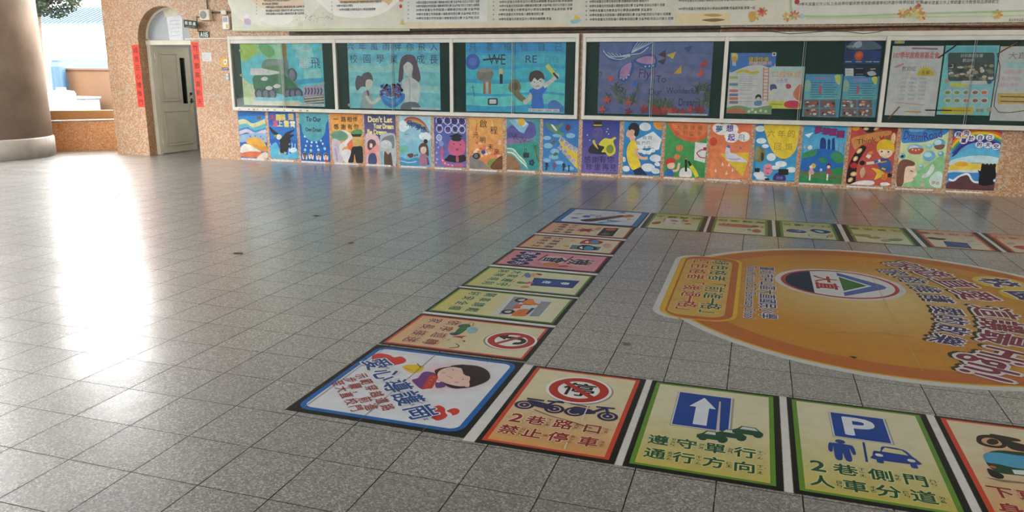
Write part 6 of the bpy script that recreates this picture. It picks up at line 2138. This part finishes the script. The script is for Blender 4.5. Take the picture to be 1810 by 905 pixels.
s.blob('4a90b0', [(720, 365), (900, 350), (1100, 330), (1260, 340), (1000, 370), (830, 385)]); s.blob('c8dce0', [(820, 362), (1000, 352), (1130, 345), (960, 366)])
s.blob('dcdcd4', [(1200, 290), (1300, 275), (1400, 300), (1300, 320)]); s.blob('b8bc60', [(1400, 290), (1450, 275), (1500, 290), (1440, 310)])
s.poly('3c78a8', [(1190, 140), (1330, 130), (1380, 160), (1250, 155)]); s.stroke('3a5a80', [(1050, 180), (1120, 175)], 18)
s.px()
s.frame()
for q, u in (('平', .42), ('安', .54), ('回', .66), ('家', .78)): s.text('4a5a88', q, (u * .7 + .05, .86 - u * .75), .10, ang=-135)
finish(s, 'floor_card', 'blue edged far corner card with a long brown bridge slanting across it', G)

# ---- far row, lettering the other way up
YT0, HT = -3.803, .93
UXt, UYt = Vector((-1, 0, 0)), Vector((0, -1, 0))


def top_card(x0, x1, edge, top, foot, mid):
    return floor_card((x1, YT0 + HT), UXt, UYt, x1 - x0, HT, edge, top, foot, mid, (.045, .045, .014, .014), .026, .3, '2a1c18')


def top_text(s, t, c, v=.20):
    for q, u in zip(t, (.12, .255, .39, .52)): s.text(c, q, (u, v), .10, bold=.02)


s = top_card(-1.106, -.456, GRN, 'ccc8a4', 'b8b460', (1195, 392))
s.px(1150, 372, 16.45)
s.blob('a04838', [(30, 360), (100, 335), (250, 325), (300, 350), (220, 395), (60, 395)]); s.stroke('3a3028', [(240, 320), (420, 325), (560, 340)], 16)
s.poly('d8d0cc', [(440, 235), (900, 250), (860, 470), (420, 420)]); s.blob('a88a70', [(560, 290), (700, 275), (820, 320), (700, 335)]); s.blob('5a4a50', [(620, 375), (720, 375), (700, 395)])
s.stroke('8a7a70', [(440, 370), (640, 400), (800, 410)], 10); s.stroke('6a5040', [(380, 290), (430, 235)], 18); s.stroke('5a4a3a', [(930, 320), (980, 260)], 30)
s.blob('c04a50', [(960, 310), (1080, 285), (1090, 330), (1000, 330)]); s.blob('a84440', [(980, 390), (1080, 375), (1200, 400), (1050, 410)])
s.px(); top_text(s, '斑馬線上', '4a5a2c')
finish(s, 'floor_card', 'green edged far row card with a red brush shape, beside the far corner card', G)
s = top_card(-.423, .229, GRN, 'ccc8a4', 'bcb468', (1310, 400))
s.px(1255, 380, 15.08)
s.blob('b86a4a', [(210, 270), (260, 230), (520, 235), (900, 255), (1200, 300), (1340, 320), (1100, 345), (700, 325), (300, 290)]); s.ell('4a3c34', (420, 240), 100, 100); s.ell('3c3430', (1200, 300), 100, 100)
s.ell('b8b0a0', (420, 240), 50); s.stroke('3f6c74', [(260, 325), (600, 355), (900, 385), (910, 430)], 12)
s.blob('b0623c', [(1110, 420), (1220, 380), (1340, 400), (1350, 465), (1200, 470)]); s.blob('a09c50', [(1340, 300), (1440, 310), (1430, 350), (1350, 350)]); s.blob('5a88a8', [(1010, 375), (1100, 390), (1080, 420), (1000, 405)])
s.px(); top_text(s, '穿越道路', '3c5438')
finish(s, 'floor_card', 'green edged card of the far row with a long orange vehicle', G)
s = top_card(.267, .902, GRN, 'ccc8a4', 'b8b468', (1430, 407))
s.px(1370, 388, 13.92)
s.blob('2c3c80', [(270, 265), (380, 238), (600, 260), (760, 300), (720, 335), (500, 325), (320, 300)]); s.blob('b0b8d8', [(400, 265), (520, 280), (640, 275), (600, 300)])
s.blob('243c70', [(860, 270), (940, 240), (1150, 255), (1380, 305), (1260, 345), (1050, 335)]); s.blob('c0c8d8', [(960, 270), (1100, 275), (1200, 310), (1130, 325)])
s.stroke('b89c44', [(230, 290), (320, 340), (500, 370), (740, 380)], 26)
s.stroke('3c6a34', [(820, 370), (1000, 380), (1240, 390), (1280, 450), (1100, 460), (880, 430), (820, 375)], 24); s.blob('b09848', [(1300, 380), (1420, 370), (1420, 440), (1310, 430)])
s.px(); top_text(s, '行人優先', '4a6044')
finish(s, 'floor_card', 'green edged card of the far row with two dark blue ovals', G)
s = top_card(.952, 1.588, GRN, 'ccc8a4', 'b4ac5c', (1560, 416))
s.px(1485, 395, 12.07)
s.blob('8a9450', [(230, 230), (420, 225), (640, 245), (620, 300), (420, 275), (260, 260)]); s.blob('98883c', [(600, 300), (760, 280), (860, 300), (830, 330), (640, 320)]); s.stroke('5a4a24', [(880, 312), (990, 312)], 22)
s.stroke('6a7a40', [(1010, 298), (1290, 305)], 12); s.blob('6a8460', [(1020, 340), (1180, 320), (1330, 340), (1300, 375), (1130, 380)]); s.blob('8a9470', [(860, 360), (1000, 340), (1100, 380), (960, 400)])
s.px(); top_text(s, '注意來車', '565a34')
finish(s, 'floor_card', 'green edged card of the far row with faint olive shapes, left of the red ones', G)
s = top_card(1.634, 2.26, RED, 'd0c8a8', 'cc9c84', (1690, 426))
s.px(1600, 400, 8.619)
s.blob('3a2c28', [(320, 178), (380, 165), (500, 180), (620, 190), (580, 212), (420, 200)]); s.poly('28447c', [(575, 225), (940, 255), (1020, 340), (640, 312)]); s.stroke('a8b8d0', [(700, 250), (860, 290), (980, 290)], 10)
s.stroke('6a4a60', [(930, 255), (1040, 280), (1160, 280)], 16); s.blob('b0a8a0', [(920, 225), (1000, 215), (1060, 240), (960, 245)])
s.px(); top_text(s, '紅燈停看', '884a40')
finish(s, 'floor_card', 'red edged card of the far row with a dark blue block', G)
s = top_card(2.302, 2.94, RED, 'd0c8a8', 'cc9c80', (1780, 430))
s.px(1600, 400, 8.619)
s.blob('a09890', [(1520, 265), (1600, 250), (1680, 265), (1640, 280)]); s.blob('b04a48', [(1640, 310), (1760, 295), (1900, 320), (1900, 360), (1760, 350)]); s.blob('d8c8b0', [(1570, 320), (1640, 310), (1640, 335)])
s.px(); top_text(s, '綠燈通行', '884a40')
finish(s, 'floor_card', 'red edged card of the far row cut by the right frame edge', G)

# ---- white divider strips between the cards
WHITE_VINYL = simple('white_strip_vinyl', (.40, .395, .38), .35, .08, 20)


def divider(x0, y0, x1, y1, lab):
    tag(box('divider_strip', (x0, y0, ZF), (x1, y1, ZF + .0007), WHITE_VINYL), lab, 'tape', 'white strips between the floor cards')


divider(-1.145, YB, -1.091, YB + HB, 'white strip between the blue edged corner card and the no parking card')
divider(-.461, YB, -.431, YB + HB, 'white strip between the no parking card and the white arrow card')
divider(.213, YB, .245, YB + HB, 'white strip between the white arrow card and the P card')
divider(.884, YB, .917, YB + HB, 'white strip between the P card and the motorcycle card at the frame edge')
for (y0, y1), a, b in zip(((-7.246, -7.200), (-6.566, -6.529), (-5.88, -5.817), (-5.189, -5.127), (-4.503, -4.424)),
                          ('no U turn card', 'scooter card', 'school nameboard card', 'pink card', 'two car card'), ('scooter card', 'school nameboard card', 'pink card', 'two car card', 'burst and traffic light card')):
    divider(CX, y0 + .004, CX + CH, y1 - .004, 'white strip between the %s and the %s' % (a, b))
for x0, x1, a, b in ((-1.125, -1.108, 'far corner card', 'red brush card'), (-.453, -.426, 'red brush card', 'orange vehicle card'), (.232, .264, 'orange vehicle card', 'blue ovals card'),
                     (.905, .949, 'blue ovals card', 'olive shapes card'), (1.591, 1.631, 'olive shapes card', 'blue block card'), (2.263, 2.299, 'blue block card', 'edge card')):
    divider(x0, YT0, x1, YT0 + HT, 'white far row strip between the %s and the %s' % (a, b))

# ---- the big round sticker in the middle
s = Sheet((0, -5.86, ZF), UXc, UYc, FW, .0007)
s.crop_mid = (1500, 560)
O0 = (0.0, .965)          # centre of the disc, local: u = -y - 5.86, v = x
R0 = 1.645


def disc(r, c=O0, n=96):
    return [(c[0] + r * math.cos(2 * math.pi * i / n), c[1] + r * math.sin(2 * math.pi * i / n)) for i in range(n)]


# outline of disc and side panel together
P0, P1, PV = -.985, .945, -.60
out = []
a0 = math.acos(max(-1, min(1, P1 / R0)))
va = O0[1] - math.sqrt(R0 ** 2 - .83 ** 2)
for i in range(81):
    t = math.atan2(va - O0[1], .83) + (2 * math.pi - 2 * (math.pi / 2 + math.atan2(va - O0[1], .83)) ) * 0
n_arc = 80
t_start = math.atan2(va - O0[1], .83)
t_end = math.pi - t_start
for i in range(n_arc + 1):
    t = t_start + (t_end - t_start) * i / n_arc
    out.append((O0[0] + R0 * math.cos(t), O0[1] + R0 * math.sin(t)))


def corner(cx, cy, r, a, b, n=8):
    return [(cx + r * math.cos(math.radians(a + (b - a) * i / n)), cy + r * math.sin(math.radians(a + (b - a) * i / n))) for i in range(n + 1)]


out += corner(P0 + .22, PV + .20, .20, 180, 270)
out += corner(P1 - .20, PV + .20, .20, 270, 360)
s.base(out, 'c6c4ba')
WH = 'c6c4ba'


def inset(d):
    """the same outline drawn in by d"""
    va2 = O0[1] - math.sqrt((R0 - d) ** 2 - .80 ** 2)
    t0 = math.atan2(va2 - O0[1], .80)
    q = [(O0[0] + (R0 - d) * math.cos(t0 + (math.pi - 2 * t0) * i / 80), O0[1] + (R0 - d) * math.sin(t0 + (math.pi - 2 * t0) * i / 80)) for i in range(81)]
    return q + corner(P0 + .22 + d * .2, PV + .20 + d * .2, .20 - d * .6, 180, 270) + corner(P1 - .20 - d * .2, PV + .20 + d * .2, .20 - d * .6, 270, 360)


s.poly('d0a420', inset(.055))
s.poly('b4642a', inset(.075))
# golden field: an off-centre blend inside the orange ring
Pg, Cg, Fg = [], [], []
NR, NA = 10, 72
ci, co = s.ink('d4ba78'), s.ink('c08428')
for j in range(NR + 1):
    f = j / NR
    for i in range(NA):
        t = 2 * math.pi * i / NA
        cxx, cyy = -.16 + .16 * f, .74 + (.985 - .74) * f
        Pg.append(Vector((cxx + 1.40 * f * math.cos(t), cyy + 1.40 * f * math.sin(t))))
        g = min(1, max(0, (f - .12) / .62))
        Cg.append(tuple(a + (b - a) * g for a, b in zip(ci, co)))
for j in range(NR):
    for i in range(NA):
        Fg.append((j * NA + i, (j + 1) * NA + i, (j + 1) * NA + (i + 1) % NA, j * NA + (i + 1) % NA))
s.raw(Pg, Fg, Cg)
# side panel
s.rrect('d2a828', P0 + .04, PV + .06, P1 - .02, -.035, .17)
s.rrect('b4602a', P0 + .055, PV + .085, P1 - .04, -.062, .16)
s.rrect('c8a250', -.84, -.50, .845, -.115, .11)


def dual(t, v, c, us):
    for q, u in zip(t, us):
        s.text(c, q, (u, v), .145, bold=.014, ol='d4c490', olw=.04)


uo = 5.86
dual('綠色格者', -.214, '1d5a3c', (5.106 - uo, 5.29 - uo, 5.465 - uo, 5.644 - uo))
dual('「前進一格」', -.216, '1d5a3c', (5.80 - uo, 5.985 - uo, 6.165 - uo, 6.31 - uo, 6.44 - uo, 6.62 - uo))
dual('紅色格者', -.38, 'a8323c', (5.106 - uo, 5.29 - uo, 5.475 - uo, 5.654 - uo))
dual('「後退一格」', -.378, 'a8323c', (5.80 - uo, 5.99 - uo, 6.17 - uo, 6.31 - uo, 6.44 - uo, 6.60 - uo))
# school name in two lines
s.text('2c3c74', 'Taipei Municipal Da Zhi Elementary School', (5.884 - uo, .049), .075, 1.50, bold=.01, ol='d0ccc4', olw=.05)
s.text('2c3c74', '臺北市中山區大直國民小學', (5.87 - uo, .166), .118, 1.46, bold=.015, ol='d0ccc4', olw=.06)
# round emblem
ec = (5.50 - uo, .70)
s.ell('c8c6be', ec, .455, .475, n=56)
s.ell('b03430', ec, .415, .43, n=56)
s.ell('d2d2ce', ec, .385, .40, n=56)


def seg(c, v0, v1, r=(.385, .40), grow=0):
    q = []
    for i in range(21):
        v = v0 + (v1 - v0) * i / 20
        q.append((ec[0] + r[0] * math.sqrt(max(0, 1 - ((v - ec[1]) / r[1]) ** 2)), v))
    q += [(2 * ec[0] - u, v) for u, v in reversed(q)]
    s.poly(c, q)


seg('18203c', .300, .505)
s.text('b03430', '大直', (ec[0], .605), .165, .40, bold=.03)
q = ec[0]
s.poly('4a66a4', [(q - .36, .712), (q - .26, .712), (q + .0, .94), (q + .26, .712), (q + .36, .712), (q + .06, 1.02), (q - .0, 1.045), (q - .06, 1.02)])
s.poly('d2d2ce', [(q - .25, .712), (q + .25, .712), (q, .935)])
s.poly('2c6430', [(q - .215, .718), (q + .215, .718), (q, .905)])
for k in range(5): s.stroke('5a9a44', [(q - .14 + .07 * k, .725), (q - .06 + .03 * k, .84)], .012, taper=True)


def arc_text(items, h, c, ctr=(0.0, -.2)):
    for t, u, v in items:
        p = (u - uo, v)
        a = math.degrees(math.atan2(p[1] - ctr[1], p[0] - ctr[0])) - 90
        s.text(c, t, p, h, ang=a, bold=.022, ol='d0ccc4', olw=.06, shadow=('3a3020', -.014, -.02))


arc_text((('家', 4.985, 1.175), ('的', 5.205, 1.275), ('維', 5.455, 1.328), ('護', 5.715, 1.354), ('愛', 6.025, 1.356), ('的', 6.24, 1.335), ('啟', 6.46, 1.298), ('樂', 6.685, 1.215)), .185, '3a2c5c', (-.02, -.9))
arc_text((('家', 4.70, 1.30), ('遊', 4.90, 1.46), ('直', 5.20, 1.58), ('愛', 5.53, 1.64), ('這', 5.95, 1.66), ('讓', 6.26, 1.625), ('最', 6.555, 1.56)), .26, '7a2a40', (0, -.35))
s.text('7a2a40', 'High!', (7.035 - uo, 1.415), .25, .56, ang=-27, bold=.02, ol='d0ccc4', olw=.06, shadow=('3a3020', -.014, -.02))
for u, v, q, a in ((5.05, 1.92, '校', 24), (5.40, 2.02, '園', 14), (5.78, 2.08, '安', 2), (6.16, 2.06, '全', -10)):
    s.ell('d0b42a', (u - uo, v), .20, .19, n=30)
for u, v, q, a in ((5.05, 1.92, '校', 24), (5.40, 2.02, '園', 14), (5.78, 2.08, '安', 2), (6.16, 2.06, '全', -10)):
    s.text('3a2c5c', q, (u - uo, v), .24, ang=a, bold=.035, ol='d0ccc4', olw=.07)
# wear along the slab joints and scuffs
s.stroke('c49c54', [(-1.45, .976), (1.45, .976)], .004, smooth=False)
s.px(1370, 440, 3.482)
for p in ([(305, 520), (440, 516)], [(600, 515), (690, 525), (740, 535), (860, 545)], [(1160, 575), (1300, 590)]): s.stroke('5a3c1c', p, 3.2)
s.px()
o = finish(s, 'floor_sticker', 'big round golden school sticker with a side panel, in the middle of the board')

# ---- bits lying on the floor
random.seed(11)
for (px, py), c, lab, r, n in (((205, 350), 'blue_steel', 'tiny blue scrap on the shiny floor in front of the doorway', .028, 'plastic_scrap'), ((560, 381), 'bark', 'small dark dry leaf on the open floor left of the far corner card', .045, 'dry_leaf'),
                               ((421, 447), 'bark', 'small dark dry leaf on the open floor, nearest the bright streak', .035, 'dry_leaf'), ((1106, 607), 'bark', 'dark dry leaf on the grey floor inside the board, by the no parking card', .022, 'dry_leaf'),
                               ((1510, 632), 'black', 'dark scrap lying on the golden sticker near its orange rim', .02, 'paper_scrap'), ((620, 429), 'bark', 'small dry leaf on the open floor right of the bright streak', .03, 'dry_leaf')):
    w = on(px, py, .003)
    bm = bmesh.new()
    pts = []
    for i in range(9):
        t = 2 * math.pi * i / 9
        rr = r * random.uniform(.6, 1.15)
        pts.append((w.x + rr * math.cos(t) * 1.3, w.y + rr * math.sin(t) * .8, .0012 + random.uniform(0, .006)))
    ctr = (w.x, w.y, .009)
    va = [bm.verts.new(p) for p in pts]
    vc = bm.verts.new(ctr)
    vb = [bm.verts.new((p[0], p[1], p[2] + .0012)) for p in pts]
    vd = bm.verts.new((w.x, w.y, .0105))
    for i in range(9):
        bm.faces.new((va[i], vc, va[(i + 1) % 9]))
        bm.faces.new((vb[i], vb[(i + 1) % 9], vd))
        bm.faces.new((va[i], va[(i + 1) % 9], vb[(i + 1) % 9], vb[i]))
    tag(bm_obj(n, bm, M[c], loc=(w.x, w.y, .001)), lab, 'leaf' if 'leaf' in n else 'litter')
